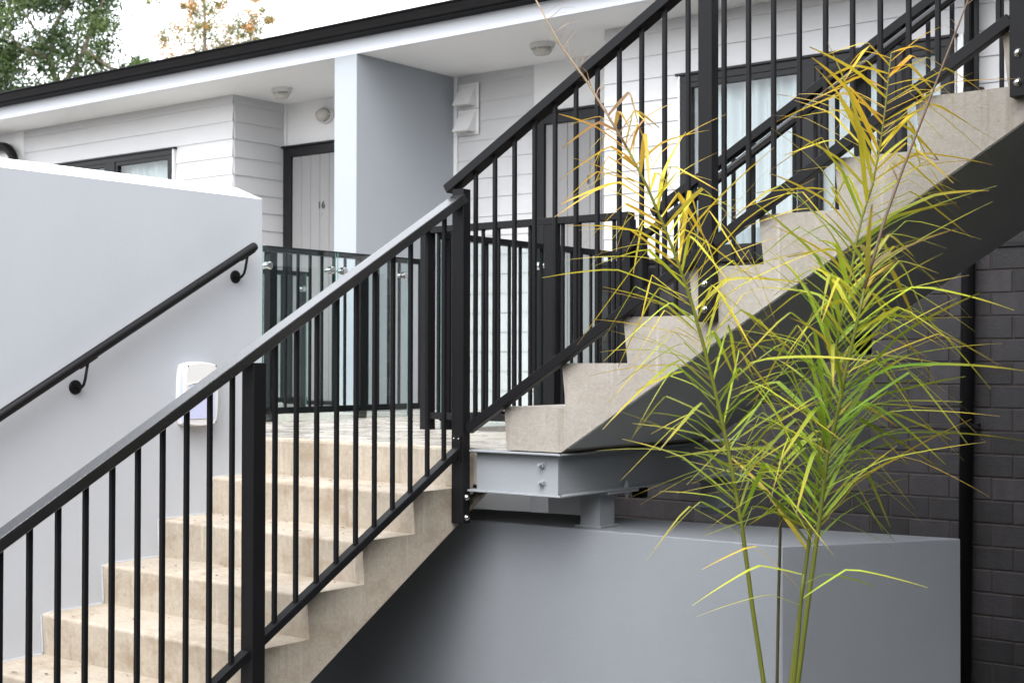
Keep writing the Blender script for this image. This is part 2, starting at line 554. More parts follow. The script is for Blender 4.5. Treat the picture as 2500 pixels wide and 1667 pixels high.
# the waist below the steps, running on under the landing
ya, yb = 2.25, 4.86
part('waist_slab', prism([(2.43, GZ+0.003), (ya+0.45, max(low_soffit(ya+0.45)+0.03, GZ+0.01)), (4.617, low_soffit(4.617)+0.03), (4.86, -0.163), (4.86, low_soffit(4.86)), (ya+0.45, max(low_soffit(ya+0.45), GZ+0.005))], 'x', X_WALL+0.002, X_STR), M['conc_low'], low)
part('landing_edge', prism([(Y_ST+0.008, -0.20), (Y_ST, -0.014), (Y_ST+0.004, -0.004), (Y_ST+0.012, -0.0005), (Y_ST+0.055, -0.0005), (Y_ST+0.055, -0.2)], 'x', X_WALL+0.0005, X_STR+0.03), M['conc_low'], low)
# bead of sealant along the wall, stepping with the treads
bm = bmesh.new()
for k in range(1, 9):
    yf = Y_ST - k*T_LO
    tube([(X_WALL+0.002, yf+0.006, -k*H_LO-H_LO+0.01), (X_WALL+0.002, yf-0.002, -k*H_LO-0.006), (X_WALL+0.003, yf+0.05, -k*H_LO+0.001), (X_WALL+0.002, yf+T_LO, -k*H_LO+0.002)], [0.004, 0.006, 0.004, 0.0055], 6, bm)
part('sealant_bead', bm, M['sealant'], low)
# leaf litter and grit lying on the treads
litter = bmesh.new()
for i in range(120):
    k = rnd.randint(1, 6)
    x = rnd.uniform(X_WALL+0.15, X_STR-0.1); y = Y_ST - k*T_LO + rnd.uniform(0.02, 0.28); z = -k*H_LO+0.003
    a = rnd.uniform(0, 6.28); L = rnd.uniform(0.003, 0.013); W = L*rnd.uniform(0.3, 0.8)
    vs = [litter.verts.new((x+math.cos(a+q)*L*f, y+math.sin(a+q)*W*f, z+zz)) for q, f, zz in ((0, 1, 0), (1.57, 1, 0.003), (3.14, 1, 0.001), (4.71, 1, 0.002))]
    litter.faces.new(vs)
lo_ = part('leaf_litter', litter, mat('litter_brown', (0.07, 0.05, 0.03), 0.9), low)
lo_['kind'] = 'stuff'

# ------------------------------------------------------------------ landing and walkways behind it
ld = thing('landing', 'wet concrete landing at the head of the lower steps', 'landing', (-4.6, 5.2, -0.16))
part('landing_slab', box(-6.40, -3.362, Y_ST+0.056, 5.80, -0.16, 0.0, 0.002), M['wet'], ld)
wk = thing('walkway', 'concrete walkway running left from the landing to the apartment doors', 'walkway', (-8, 6.5, -0.16))
part('walkway_slab', box(-10.6, -6.402, 4.66, 5.80, -0.16, -0.001), M['wet'], wk)
part('bridge_slab', box(-6.40, -5.0, 5.802, 7.0, -0.16, -0.001), M['wet'], wk)
part('bridge_slab', box(-9.6, -8.25, 5.802, 7.0, -0.16, -0.001), M['wet'], wk)
part('porch_slab', box(X_L, -5.36, 7.002, 8.5, -0.20, -0.002), M['wet'], wk)

# ------------------------------------------------------------------ steel under the landing
fr_ = thing('steel_support', 'pale grey bolted steel channel frame carrying the landing corner', 'steel frame', (-3.5, 4.8, -0.33))
ZT, ZB = -0.004, -0.180
XC, YC = -3.356, 4.618
bm = box(-3.782, XC, YC, YC+0.008, ZB+0.008, ZT-0.008)
part('front_web', bm, M['steel'], fr_)
part('front_flange', prism([(-3.79, YC-0.042), (XC+0.042, YC-0.042), (XC-0.0, YC), (XC-0.0, YC+0.03), (-3.79, YC+0.03)], 'z', ZT-0.008, ZT, 0.0015), M['steel'], fr_)
part('front_flange', prism([(-3.815, YC-0.042), (XC+0.042, YC-0.042), (XC-0.0, YC), (XC-0.0, YC+0.03), (-3.815, YC+0.03)], 'z', ZB, ZB+0.008, 0.0015), M['steel'], fr_)
part('side_web', box(XC-0.008, XC, YC+0.0085, 6.055, ZB+0.008, ZT-0.008), M['steel'], fr_)
part('side_flange', prism([(XC+0.0425, YC-0.0415), (XC+0.0425, 6.06), (XC-0.03, 6.06), (XC-0.03, YC+0.031), (XC+0.0005, YC+0.031)], 'z', ZT-0.008, ZT-0.0005, 0.0012), M['steel'], fr_)
part('side_flange', prism([(XC+0.0425, YC-0.0415), (XC+0.0425, 6.06), (XC-0.03, 6.06), (XC-0.03, YC+0.031), (XC+0.0005, YC+0.031)], 'z', ZB+0.0005, ZB+0.0078, 0.0012), M['steel'], fr_)
for z in (-0.055, -0.127):
    hex_bolt((-3.432, YC-0.0005, z), (0, -1, 0), fr_, 0.0115, 0.03)
for ys in (4.925, 5.93):
    part('stub_post', box(-3.462, -3.362, ys, ys+0.115, -0.36, ZB-0.012, 0.004, 2), M['steel'], fr_)
    part('base_plate', box(-3.478, -3.346, ys-0.014, ys+0.129, -0.3345, -0.3265, 0.001), M['steel'], fr_)
    part('cap_plate', box(-3.475, -3.315, ys-0.004, ys+0.235, ZB-0.012, ZB-0.001, 0.001), M['steel'], fr_)
    hex_bolt((-3.335, ys+0.165, ZB+0.008), (0, 0, 1), fr_, 0.010, 0.02)
    hex_bolt((-3.335, ys+0.165, ZB-0.0125), (0, 0, -1), fr_, 0.010, 0.012)

# ------------------------------------------------------------------ upper flight
upst = thing('upper_staircase', 'upper flight of plain concrete steps climbing right in front of the white building', 'staircase', (-3.5, 5.2, 0))
def up_soffit(x): return 0.001 + 0.620*(x+3.332)
NUP = 10
for k in range(1, NUP+1):
    xf = X_UP + (k-1)*T_UP; xb = xf + T_UP
    zt = k*H_UP
    zf = (0.002 if k == 1 else min(up_soffit(xf+0.018)+0.03, zt-H_UP+0.01))
    zb = up_soffit(xb+0.018)+0.03
    prof = nosing_profile(xf, xb, zt, zf, zb, 0.018, 0.011, H_UP)
    if k == 1:
        prof[0] = (xf+0.010, 0.001)
        prof = prof[:-1] + [(xb+0.018, up_soffit(xb+0.018)+0.03), (-3.33, up_soffit(-3.33)+0.03), (-3.33, 0.001)]
    part('step', prism(prof, 'y', Y_ST, Y_ST2), M['conc_up'], upst)
xe = X_UP + NUP*T_UP
part('waist_slab', prism([(-3.33, up_soffit(-3.33)+0.03), (-3.33, 0.0022), (xe, up_soffit(xe)), (xe, up_soffit(xe)+0.03)], 'y', Y_ST, Y_ST2), M['conc_up'], upst)
# soffit carries a thin coat of even mid grey
part('soffit_coat', bar((-3.30, (Y_ST+Y_ST2)/2, up_soffit(-3.30)-0.002), (xe-0.01, (Y_ST+Y_ST2)/2, up_soffit(xe-0.01)-0.002), Y_ST2-Y_ST-0.012, 0.003, (0, 1, 0), 0), mat('soffit_paint', (0.46, 0.48, 0.48), 0.8, 0.1, 2), upst)

# ------------------------------------------------------------------ low wall under the landing
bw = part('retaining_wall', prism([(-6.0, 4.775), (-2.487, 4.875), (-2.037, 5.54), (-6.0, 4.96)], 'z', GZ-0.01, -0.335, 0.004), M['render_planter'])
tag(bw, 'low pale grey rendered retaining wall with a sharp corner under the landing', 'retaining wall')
gw = part('foundation_wall', box(-6.4, -4.69, 6.2, 6.36, GZ-0.01, -0.175), M['plaster_grey'])
tag(gw, 'plain grey foundation wall in the dark gap under the walkway', 'foundation wall')

# ------------------------------------------------------------------ side wall left of the lower flight
sw = thing('side_wall', 'tall pale grey rendered wall on the left of the lower steps', 'wall', (-5.23, 2.8, GZ))
part('wall_body', box(X_WALL-0.20, X_WALL, 0.5, 4.622, GZ-0.01, 1.152, 0.003), M['render'], sw)
bm = bmesh.new()
zc0, zc1 = 1.152, 1.204
f0 = [bm.verts.new(p) for p in ((X_WALL, 0.5, zc0), (X_WALL, 4.622, zc0), (X_WALL-0.2, 4.622, zc0), (X_WALL-0.2, 0.5, zc0))]
f1 = [bm.verts.new(p) for p in ((X_WALL-0.085, 0.5, zc1), (X_WALL-0.085, 4.535, zc1), (X_WALL-0.2, 4.535, zc1), (X_WALL-0.2, 0.5, zc1))]
bm.faces.new(f0[::-1]); bm.faces.new(f1)
for i in range(4):
    j = (i+1) % 4
    bm.faces.new((f0[i], f0[j], f1[j], f1[i]))
bmesh.ops.recalc_face_normals(bm, faces=bm.faces[:])
part('sloped_cap', bm, mat('cap_skylit_render', (0.80, 0.80, 0.80), 0.6, 0.03, 4, 0.2, 120), sw, label='sloped capping along the wall top, coloured whiter for sky light')  # sky light on the slope is put into this whiter colour

hr = thing('wall_handrail', 'round black handrail on curved brackets fixed to the pale grey side wall', 'handrail', (-5.06, 3.2, 0))
XH = X_WALL+0.072
def hz(y): return 0.148 + (y-3.173)*0.5725
part('rail_tube', tube([(XH, 0.8, hz(0.8)), (XH, 4.505, hz(4.505)), (XH, 4.512, hz(4.512))], [0.0215, 0.0215, 0.019], 18), M['rail'], hr, smooth=True)
for yb_, zb_ in ((4.452, 0.768), (3.571, 0.256), (2.69, -0.25)):
    ytop = yb_+0.012
    br = part('bracket', tube([(X_WALL+0.006, yb_, zb_), (X_WALL+0.045, yb_, zb_-0.002), (X_WALL+0.062, yb_, zb_+0.012), (XH, yb_, zb_+0.035), (XH, ytop, hz(ytop)-0.026)], 0.0065, 8), M['rail'], hr, smooth=True)
    part('rosette', lathe((X_WALL+0.0005, yb_, zb_), (1, 0, 0), [(0.031, 0), (0.031, 0.004), (0.027, 0.007), (0.008, 0.008)], 20), M['rail'], br)
    part('saddle', bar((XH, yb_-0.03, hz(yb_-0.03)-0.0235), (XH, yb_+0.055, hz(yb_+0.055)-0.0235), 0.024, 0.005, (1, 0, 0), 0.001), M['rail'], br)

# wall light with lilac panels
wl = thing('wall_light', 'white shield shaped wall light with lilac panels on the side wall', 'wall light', (X_WALL, 4.2, 0.07))
def shield(y0, y1, z0, z1, bulge, n=8):
    pts = []
    for i in range(n+1):
        t = i/n; pts.append((y0+0.01 + (y1-y0-0.02)*t, z1 - 0.013*(2*t-1)**2))
    for i in range(1, n):
        t = i/n; pts.append((y1 + bulge*(1-(2*t-1)**2)-0.004, z1-0.018 - (z1-z0-0.036)*t))
    for i in range(n+1):
        t = i/n; pts.append((y1-0.01 - (y1-y0-0.02)*t, z0 + 0.010*(2*t-1)**2))
    for i in range(1, n):
        t = i/n; pts.append((y0 - bulge*(1-(2*t-1)**2)+0.004, z0+0.018 + (z1-z0-0.036)*t))
    return pts
W0, W1, WZ0, WZ1 = 4.105, 4.295, 0.070, 0.365
part('housing', prism(shield(W0, W1, WZ0, WZ1, 0.008), 'x', X_WALL+0.0005, X_WALL+0.026, 0.003), M['lamp_white'], wl)
part('side_lens', prism(shield(W0+0.003, W1-0.003, WZ0+0.006, WZ1-0.004, 0.008), 'x', X_WALL+0.0262, X_WALL+0.048, 0.001), M['lamp_lilac'], wl)
cv = part('front_cover', prism(shield(W0+0.002, W1-0.002, WZ0+0.002, WZ1-0.002, 0.008), 'x', X_WALL+0.0482, X_WALL+0.068, 0.004), M['lamp_white'], wl)
pts = [(W0+0.022, WZ0+0.035), (W1-0.022, WZ0+0.035)] + [(W1-0.022-(W1-W0-0.044)*i/6, WZ0+0.185+0.010*(1-(2*i/6-1)**2)) for i in range(7)]
part('front_lens', prism(pts, 'x', X_WALL+0.0683, X_WALL+0.0715, 0.001), M['lamp_lilac'], cv)
part('brow', tube([(X_WALL+0.069, W0+0.014+(W1-W0-0.028)*i/8, WZ0+0.190+0.012*(1-(2*i/8-1)**2)) for i in range(9)], 0.004, 8), M['lamp_white'], cv, smooth=True)
for y, z in ((W0+0.014, WZ1-0.02), (W1-0.014, WZ1-0.02), (W0+0.014, WZ0+0.018), (W1-0.014, WZ0+0.018)):
    part('screw', lathe((X_WALL+0.0682, y, z), (1, 0, 0), [(0.004, 0), (0.004, 0.001)], 10), M['number'], cv)

# ------------------------------------------------------------------ railings
def balusters(root, n0, base, top_z, pts, w=0.016):
    """identical upright bars sharing one mesh; pts: (x, y, z of foot); base length = top_z"""
    first = None
    for x, y, z in pts:
        c = (x, y, z+top_z/2)
        if first is None:
            first = part('baluster', box(x-w/2, x+w/2, y-w/2, y+w/2, z, z+top_z, 0.0012), M['rail'], root)
        else:
            again(first, c, root)

# lower flight
XR = X_STR + 0.035
lr = thing('lower_railing', 'black steel railing with wet flat top rail along the lower steps', 'railing', (XR, 3.4, GZ))
SL = H_LO/T_LO
def lcap(y): return 1.028 + (y-4.548)*SL          # underside of top rail
def lbot(y): return 0.010 + (y-4.548)*SL          # top of bottom rail
cs = math.cos(math.atan(SL))
part('top_rail', bar((XR, 1.75, lcap(1.75)+0.020/cs), (XR, 4.566, lcap(4.566)+0.020/cs), 0.066, 0.040, (1, 0, 0), 0.0025), [M['wet_rail']], lr, label='wet top rail beaded with raindrops')
post_lo = part('post', box(XR-0.032, XR+0.032, 4.546, 4.594, -0.315, 1.098, 0.002), M['rail'], lr)
for y0 in (3.384, 2.22):
    part('post', box(XR-0.032, XR+0.032, y0, y0+0.06, lbot(y0)-0.36, lcap(y0), 0.002), M['rail'], lr)
for ya_, yb_ in ((3.444, 4.546), (2.28, 3.384), (1.8, 2.22)):
    part('bottom_rail', bar((XR, ya_+0.001, lbot(ya_)-0.016/cs), (XR, yb_-0.001, lbot(yb_)-0.016/cs), 0.040, 0.032, (1, 0, 0), 0.002), M['rail'], lr)
pts = [(XR, 3.516+0.1049*i, lbot(3.516+0.1049*i)-0.004) for i in range(10)]
pts += [(XR, 2.305+0.1008*i, lbot(2.305+0.1008*i)-0.004) for i in range(11) if 2.305+0.1008*i < 3.35]
pts += [(XR, 1.9+0.1*i, lbot(1.9+0.1*i)-0.004) for i in range(4)]
balusters(lr, 0, None, lcap(3)-lbot(3)+0.008, pts)
for z in (-0.205, -0.290):
    dome_bolt((XR+0.032, 4.571, z), (1, 0, 0), 0.0125, parent=lr)
bk = part('fixing_plate', box(XR-0.026, XR+0.022, 4.539, 4.5465, lbot(4.53)-0.055, lbot(4.53)+0.055, 0.001), M['rail'], lr)
for dx in (-0.014, 0.012):
    part('screw', lathe((XR+dx, 4.5388, lbot(4.53)+0.042), (0, -1, 0), [(0.0045, 0), (0.003, 0.002)], 10), M['stainless'], bk)

# upper flight, near side
YR = Y_ST - 0.026
SU = H_UP/T_UP
cu = math.cos(math.atan(SU))
ur = thing('upper_near_railing', 'black steel railing on the near side of the upper concrete steps', 'railing', (-3.8, YR, 0))
def ucap(x): return 1.083 + (x+3.897)*0.586
def ubot(x): return 0.118 + (x+3.776)*SU
XE = -0.855
part('top_rail', bar((-3.905, YR, ucap(-3.905)+0.020/cu), (XE, YR, ucap(XE)+0.020/cu), 0.066, 0.040, (0, 1, 0), 0.0025), M['rail'], ur)
def ulen(x): return ucap(x)-ubot(x)
for x0, bolts in ((-2.666, 0.14), (-1.511, 0.14)):
    zb = ubot(x0)-0.28
    part('post', box(x0, x0+0.060, Y_ST-0.051, Y_ST-0.0015, zb, ucap(x0)+0.01, 0.002), M['rail'], ur)
    for dz in (0.045, 0.140):
        dome_bolt((x0+0.028, Y_ST-0.0512, zb+dz), (0, -1, 0), 0.0125, parent=ur)
for xa, xb in ((-3.798, -2.666), (-2.606, -1.511), (-1.451, XE)):
    part('bottom_rail', bar((xa+0.001, YR, ubot(xa)-0.020/cu), (xb-0.001, YR, ubot(xb)-0.020/cu), 0.040, 0.040, (0, 1, 0), 0.002), M['rail'], ur)
xs = [-3.758+0.1035*i for i in range(11)] + [-2.569+0.1016*i for i in range(11)] + [-1.40+0.1035*i for i in range(5)]
for x in xs:
    part('baluster', box(x-0.008, x+0.008, YR-0.008, YR+0.008, ubot(x)-0.004, ucap(x)+0.006, 0.0012), M['rail'], ur)

# upper flight, far side, with its round handrail
YF = Y_ST2 - 0.035
fr = thing('upper_far_railing', 'black steel railing with round handrail on the far side of the upper steps', 'railing', (-3.5, YF, 0.2))
def fcap(x): return 1.300 + (x+3.253)*0.590
def fbot(x): return 0.30 + (x+3.253)*0.600
part('top_rail', bar((-3.62, YF, fcap(-3.62)), (XE, YF, fcap(XE)), 0.050, 0.040, (0, 1, 0), 0.002), M['rail'], fr)
part('bottom_rail', bar((-3.62, YF, fbot(-3.62)), (XE, YF, fbot(XE)), 0.040, 0.040, (0, 1, 0), 0.002), M['rail'], fr)
for x in (-3.70, -2.55, -1.38):
    part('post', box(x-0.03, x+0.03, YF-0.025, YF+0.025, fbot(x)-0.32, fcap(x)-0.018, 0.002), M['rail'], fr)
x = -3.60
while x < -0.9:
    if min(abs(x-p) for p in (-3.70, -2.55, -1.38)) > 0.05:
        part('baluster', box(x-0.008, x+0.008, YF-0.008, YF+0.008, fbot(x)+0.015, fcap(x)-0.015, 0.001), M['rail'], fr)
    x += 0.1035
YH = YF-0.075
def fh(x): return 1.225 + (x+3.204)*0.604
ht = part('handrail_tube', tube([(-3.735, YH, fh(-3.735)), (XE, YH, fh(XE))], 0.021, 16), M['rail_gloss'], fr, smooth=True)
for x in (-3.42, -2.9, -2.55, -1.9, -1.38):
    part('bracket', tube([(x, YF-0.018, fcap(x)-0.055), (x, YH+0.02, fcap(x)-0.075), (x, YH, fh(x)-0.018)], 0.006, 6), M['rail'], fr)

# railing along the landing's back edge
YB = 5.745
br_ = thing('back_railing', 'black steel railing along the back edge of the wet landing', 'railing', (-4.3, YB, 0))
part('top_rail', box(-5.155, -3.735, YB-0.03, YB+0.03, 1.062, 1.097, 0.002), M['rail'], br_)
part('bottom_rail', box(-5.05, -3.735, YB-0.018, YB+0.018, 0.057, 0.094, 0.002), M['rail'], br_)
for x in (-5.085, -4.245, -3.79):
    part('post', box(x, x+0.064, YB-0.028, YB+0.028, -0.0005, 1.0615, 0.002), M['rail'], br_)
pts = [(-4.975+0.1035*i, YB, 0.0935) for i in range(12) if min(abs(-4.975+0.1035*i-c) for c in (-4.213, -3.758)) > 0.045]
balusters(br_, 0, None, 0.969, pts)

# railings with glass beside the bridges to the doors
def bridge_railing(label, x, y0, y1, glass_x, posts, glasses, group, zt=1.07):
    t = thing('bridge_railing', label, 'railing', (x, (y0+y1)/2, 0), group)
    part('top_rail', box(x-0.03, x+0.03, y0, y1, zt-0.035, zt, 0.002), M['rail'], t)
    part('bottom_rail', box(x-0.018, x+0.018, y0, y1, 0.045, 0.085, 0.002), M['rail'], t)
    for p in posts:
        part('post', box(x-0.028, x+0.028, p, p+0.06, -0.16, zt-0.0355, 0.002), M['rail'], t)
    pts = []
    y = y0+0.08
    while y < y1-0.05:
        if all(abs(y-(p+0.03)) > 0.055 for p in posts): pts.append((x, y, 0.0845))
        y += 0.1035
    balusters(t, 0, None, zt-0.035-0.084, pts)
    sgn = 1 if glass_x > x else -1
    for ga, gb in glasses:
        gp = glass_panel(glass_x-0.005, glass_x+0.005, ga, gb, -0.065, zt-0.012, t)
        for yy in (ga+0.04, gb-0.05):
            for zz in (0.945,):
                part('standoff', lathe((x+sgn*0.018, yy, zz), (sgn, 0, 0), [(0.014, 0), (0.014, abs(glass_x-x)-0.024), (0.024, abs(glass_x-x)-0.023), (0.024, abs(glass_x-x)-0.002 + 0.012), (0.019, abs(glass_x-x)+0.013)], 16), M['stainless'], gp, smooth=False)
        if gb-ga > 0.9:
            part('glass_foot', box(glass_x-0.02, glass_x+0.02, gb-0.05, gb-0.01, -0.064, -0.02, 0.002), M['stainless'], gp)
    return t
G = 'railings with glass panels along the walkway bridges'
bridge_railing('black railing with glass panels right of the bridge, ending at the window wall', -5.0, 5.80, 7.86, -5.055, (5.83, 6.80, 7.79), ((5.86, 6.82), (6.86, 7.80)), G)
bridge_railing('black railing behind greenish glass, left of the bridge, with its own steel discs', -6.43, 5.80, 7.36, -6.375, (5.83, 6.62, 7.28), ((5.74, 6.36), (6.38, 7.045)), G)
bridge_railing('farthest black glass railing, in front of the door numbered 16', -8.25, 5.90, 7.9, -8.195, (5.93, 6.9, 7.82), ((5.95, 6.90), (6.93, 7.85)), G, 1.085)
# ------------------------------------------------------------------ the apartment building
bd = thing('apartment_building', 'low white weatherboard apartment building with dark gutter and grey doors', 'building', (-6, 9, GZ))
BT, BL = 0.015, 0.165
YBK = Y_W-0.035
def boards_x(x0, x1, z0, z1, y, holes=()):
    """lapped boards on a wall facing -Y; holes: (x0,x1,z0,z1)"""
    z = z0
    while z < z1-0.02:
        zt = min(z+BL, z1)
        segs = [(x0, x1)]
        for hx0, hx1, hz0, hz1 in holes:
            if z+0.02 < hz1 and zt-0.02 > hz0:
                segs = [s for a, b in segs for s in ((a, min(b, hx0)), (max(a, hx1), b)) if s[1]-s[0] > 0.01]
        for a, b in segs:
            part('weatherboard', prism([(y, z), (y-BT, z), (y-BT, z+0.004), (y-0.005, zt), (y, zt)], 'x', a, b), M['board'], bd)
        z += 0.15
def boards_y(y0, y1, z0, z1, x):
    z = z0
    while z < z1-0.02:
        zt = min(z+BL, z1)
        part('weatherboard', prism([(x, z), (x+BT, z), (x+BT, z+0.004), (x+0.005, zt), (x, zt)], 'y', y0, y1), M['board'], bd)
        z += 0.15
ZB0 = 1.047
XCR = -5.35            # corner of right window wall
XCL = -9.135           # corner of left window wall
XP0, XP1 = -7.41, -7.183
WR = (-4.76, -2.915, 1.03, 2.243)
WLW = (-11.62, -9.875, 1.03, 2.243)
boards_x(XCR, X_R, ZB0, SOF, Y_W, [WR, (-2.86, X_R+1, 1.0, 1.19)])
part('base_band', box(-2.858, X_R, YBK-0.004, Y_W, 1.0405, 1.19), M['brick'], bd)
boards_x(-12.2, XCL, ZB0-0.9, SOF, Y_W, [WLW])
boards_y(Y_W+0.002, Y_D, 0.0-0.003+0.147, SOF, XCL)
boards_x(XP1+0.04, -6.40, 0.0-0.003, SOF, Y_D, [(-6.375, -5.3, -0.1, 2.245)])
part('trim_strip', box(XP1+0.001, XP1+0.036, Y_D-0.03, Y_D, 0.0, SOF-0.001), M['white'], bd)
part('corner_stop', box(XCL+0.001, XCL+0.03, Y_D-0.036, Y_D-0.001, 0.0, SOF-0.001), M['white'], bd)
part('wall_panel', box(XCL+0.031, XP0-0.001, Y_D-0.012, Y_D, 2.2455, SOF-0.0005), M['white'], bd)
part('wall_panel', box(-6.399, -5.35, Y_D-0.012, Y_D, 2.2455, SOF-0.0005), M['white'], bd)
part('wall_panel', box(X_L, -12.202, Y_W-0.012, Y_W, -0.2, SOF-0.0005), M['white'], bd)
# wall behind the boards, with the window openings left out
def back_wall(x0, x1, z0, z1, hole):
    hx0, hx1, hz0, hz1 = hole
    bm = bmesh.new()
    for a, b, c, d in ((x0, hx0, z0, z1), (hx1, x1, z0, z1), (hx0, hx1, z0, hz0), (hx0, hx1, hz1, z1)):
        if b > a and d > c: box(a, b, Y_W+0.001, Y_W+0.09, c, d, bm=bm)
    part('wall', bm, M['white'], bd)
back_wall(XCR+0.001, X_R, GZ, SOF, WR)
back_wall(X_L, XCL-0.001, -0.2, SOF, WLW)
part('wall', box(XCL-0.09, XCL-0.0005, Y_W+0.092, Y_D, -0.2, SOF), M['white'], bd)
part('wall', box(XCR+0.001, XCR+0.09, Y_W+0.092, Y_D, -0.2, SOF), M['white'], bd)
part('wall', box(X_L, X_R, Y_D+0.001, 13.0, GZ, SOF+0.25), M['white'], bd)
part('wall', box(X_L, -5.36, 8.2, Y_D, GZ, -0.203), M['plaster_grey'], bd)
part('partition', box(XP0, XP1, 7.374, Y_D-0.0005, -0.002, SOF-0.001, 0.003), M['partition'], bd, label='pale blue grey partition between the two door recesses')
part('partition', box(-14.0, -13.6, 7.374, Y_W, -0.002, SOF-0.001, 0.003), M['partition'], bd)
part('soffit', box(X_L, X_R, 7.392, Y_D+0.001, SOF, SOF+0.012), mat('soffit_white', (0.84, 0.84, 0.84), 0.6, 0.02, 3), bd)
part('fascia', box(X_L, X_R, 7.372, 7.391, SOF-0.006, 2.80), M['fascia'], bd)
# gutter: box profile with a rolled lower lip, open on top
gp = [(7.371, 2.728), (7.258, 2.728), (7.246, 2.738), (7.246, 2.752), (7.252, 2.757), (7.252, 2.806), (7.244, 2.811), (7.246, 2.821), (7.262, 2.821), (7.262, 2.742), (7.365, 2.742), (7.365, 2.80), (7.371, 2.80)]
part('gutter', prism(gp, 'x', X_L, X_R), M['gutter'], bd)
part('roof', prism([(7.30, 2.832), (7.30, 2.842), (13.2, 3.30), (13.2, 3.27)], 'x', X_L-0.05, X_R), M['roof'], bd)

def window(x0, x1, z0, z1, mulls, y=Y_W, sashes=()):
    f = 0.046
    yo, yi = y-0.034, y+0.04
    w = part('window', box(x0+0.005, x1-0.005, y+0.13, y+0.14, z0, z1), M['plaster_grey'], bd)
    for a, b in ((x0-0.012, x0-0.0005), (x1+0.0005, x1+0.012)):
        part('jamb_trim', box(a, b, y-0.040, y+0.03, z0, z1), M['white'], w)
    part('window_frame', box(x0, x1, yo, yi, z1-f, z1-0.0005, 0.001), M['frame'], w)
    part('window_frame', box(x0, x1, yo, yi, z0, z0+f, 0.001), M['frame'], w)
    for a, b in [(x0, x0+f), (x1-f, x1)] + list(mulls):
        part('window_frame', box(a, b, yo+0.001, yi, z0+f, z1-f), M['frame'], w)
    edges = [x0+f] + [v for mm in mulls for v in mm] + [x1-f]
    for i in range(0, len(edges), 2):
        a, b = edges[i], edges[i+1]
        s = 0.034
        bm = bmesh.new()
        for q in ((a, a+s, z0+f, z1-f), (b-s, b, z0+f, z1-f), (a+s, b-s, z0+f, z0+f+s), (a+s, b-s, z1-f-s, z1-f)):
            box(q[0], q[1], y-0.026, y+0.022, q[2], q[3], bm=bm)
        part('sash', bm, M['frame'], w)
        part('pane', box(a+s, b-s, y-0.006, y-0.002, z0+f+s, z1-f-s), M['pane'], w)
    part('head_flashing', box(x0-0.03, x1+0.03, y-0.05, y-0.005, z1+0.0005, z1+0.016, 0.001), M['frame'], w)
    part('sill_flashing', box(x0-0.03, x1+0.03, y-0.062, y-0.005, z0-0.03, z0-0.001, 0.001), M['frame'], w)
    # pleated sheer curtain
    bm = bmesh.new()
    n = int((x1-x0)/0.012)
    rows = []
    for zz in (z0+0.03, z1-0.03):
        row = []
        for i in range(n+1):
            xx = x0+0.02+(x1-x0-0.04)*i/n
            row.append(bm.verts.new((xx, y+0.085+0.017*math.sin(xx*58+math.sin(xx*9)*2.5)+0.012*math.sin(xx*21), zz)))
        rows.append(row)
    for i in range(n):
        bm.faces.new((rows[0][i], rows[0][i+1], rows[1][i+1], rows[1][i]))
    part('curtain', bm, M['curtain'], w, smooth=True)
    return w
window(WR[0]+0.02, WR[1]-0.012, 1.035, 2.226, ((-3.875, -3.79), (-3.36, -3.275)))
window(WLW[0]+0.02, WLW[1]-0.02, 1.035, 2.226, ((-10.85, -10.725),))
part('trim_strip', box(-2.903, -2.87, Y_W-0.036, Y_W-0.001, 1.03, 2.24), M['white'], bd)

def digits(text, x, z, size, y, parent):
    cu_ = bpy.data.curves.new('number', 'FONT')
    cu_.body = text; cu_.size = size; cu_.extrude = 0.002; cu_.offset = size*0.026; cu_.space_character = 1.12
    tmp = bpy.data.objects.new('number', cu_)
    col.objects.link(tmp)
    dg = bpy.context.evaluated_depsgraph_get()
    me = bpy.data.meshes.new_from_object(tmp.evaluated_get(dg))
    bpy.data.objects.remove(tmp)
    for v in me.vertices:
        a, b, c = v.co
        v.co = (a, -c, b)
    me.materials.clear(); me.materials.append(M['number'])
    return link('door_number', me, (x, y, z), parent)

def door(x0, x1, text, tx, peephole=None):
    z1 = 2.226
    y = Y_D
    dr = part('door', box(x0+0.09, x1-0.09, y-0.004, y-0.001, 0.03, z1-0.07), M['number'], bd)
    for a, b, c, d in ((x0, x0+0.095, 0.0, z1), (x1-0.095, x1, 0.0, z1), (x0+0.095, x1-0.095, z1-0.078, z1-0.0005)):
        part('door_frame', box(a, b, y-0.05, y-0.0012, c, d, 0.002), M['frame'], dr)
    part('head_flashing', box(x0-0.03, x1+0.03, y-0.07, y-0.0515+0.05, z1+0.0005, z1+0.018, 0.001), M['frame'], dr)
    part('threshold', box(x0+0.095, x1-0.095, y-0.05, y-0.004, 0.0, 0.03), M['frame'], dr)
    xa, xb = x0+0.097, x1-0.097
    n = 8
    w = (xb-xa)/n
    for i in range(n):
        part('door_board', box(xa+w*i+0.0015, xa+w*(i+1)-0.0015, y-0.030, y-0.0045, 0.032, z1-0.080, 0.003), M['door'], dr)
    digits(text, tx, 1.678, 0.082, y-0.033, dr)
    if peephole:
        part('peephole', lathe((peephole, y-0.031, 1.63), (0, -1, 0), [(0.013, 0), (0.013, 0.003), (0.008, 0.005)], 14), M['door'], dr)
    part('handle', tube([(xb-0.06, y-0.031, 1.05), (xb-0.06, y-0.075, 1.05), (xb-0.17, y-0.075, 1.05)], 0.009, 8), M['stainless'], dr)
    return dr
door(-9.12, -8.02, '16', -8.705, -8.661)
door(-6.372, -5.37, '1', -5.905)

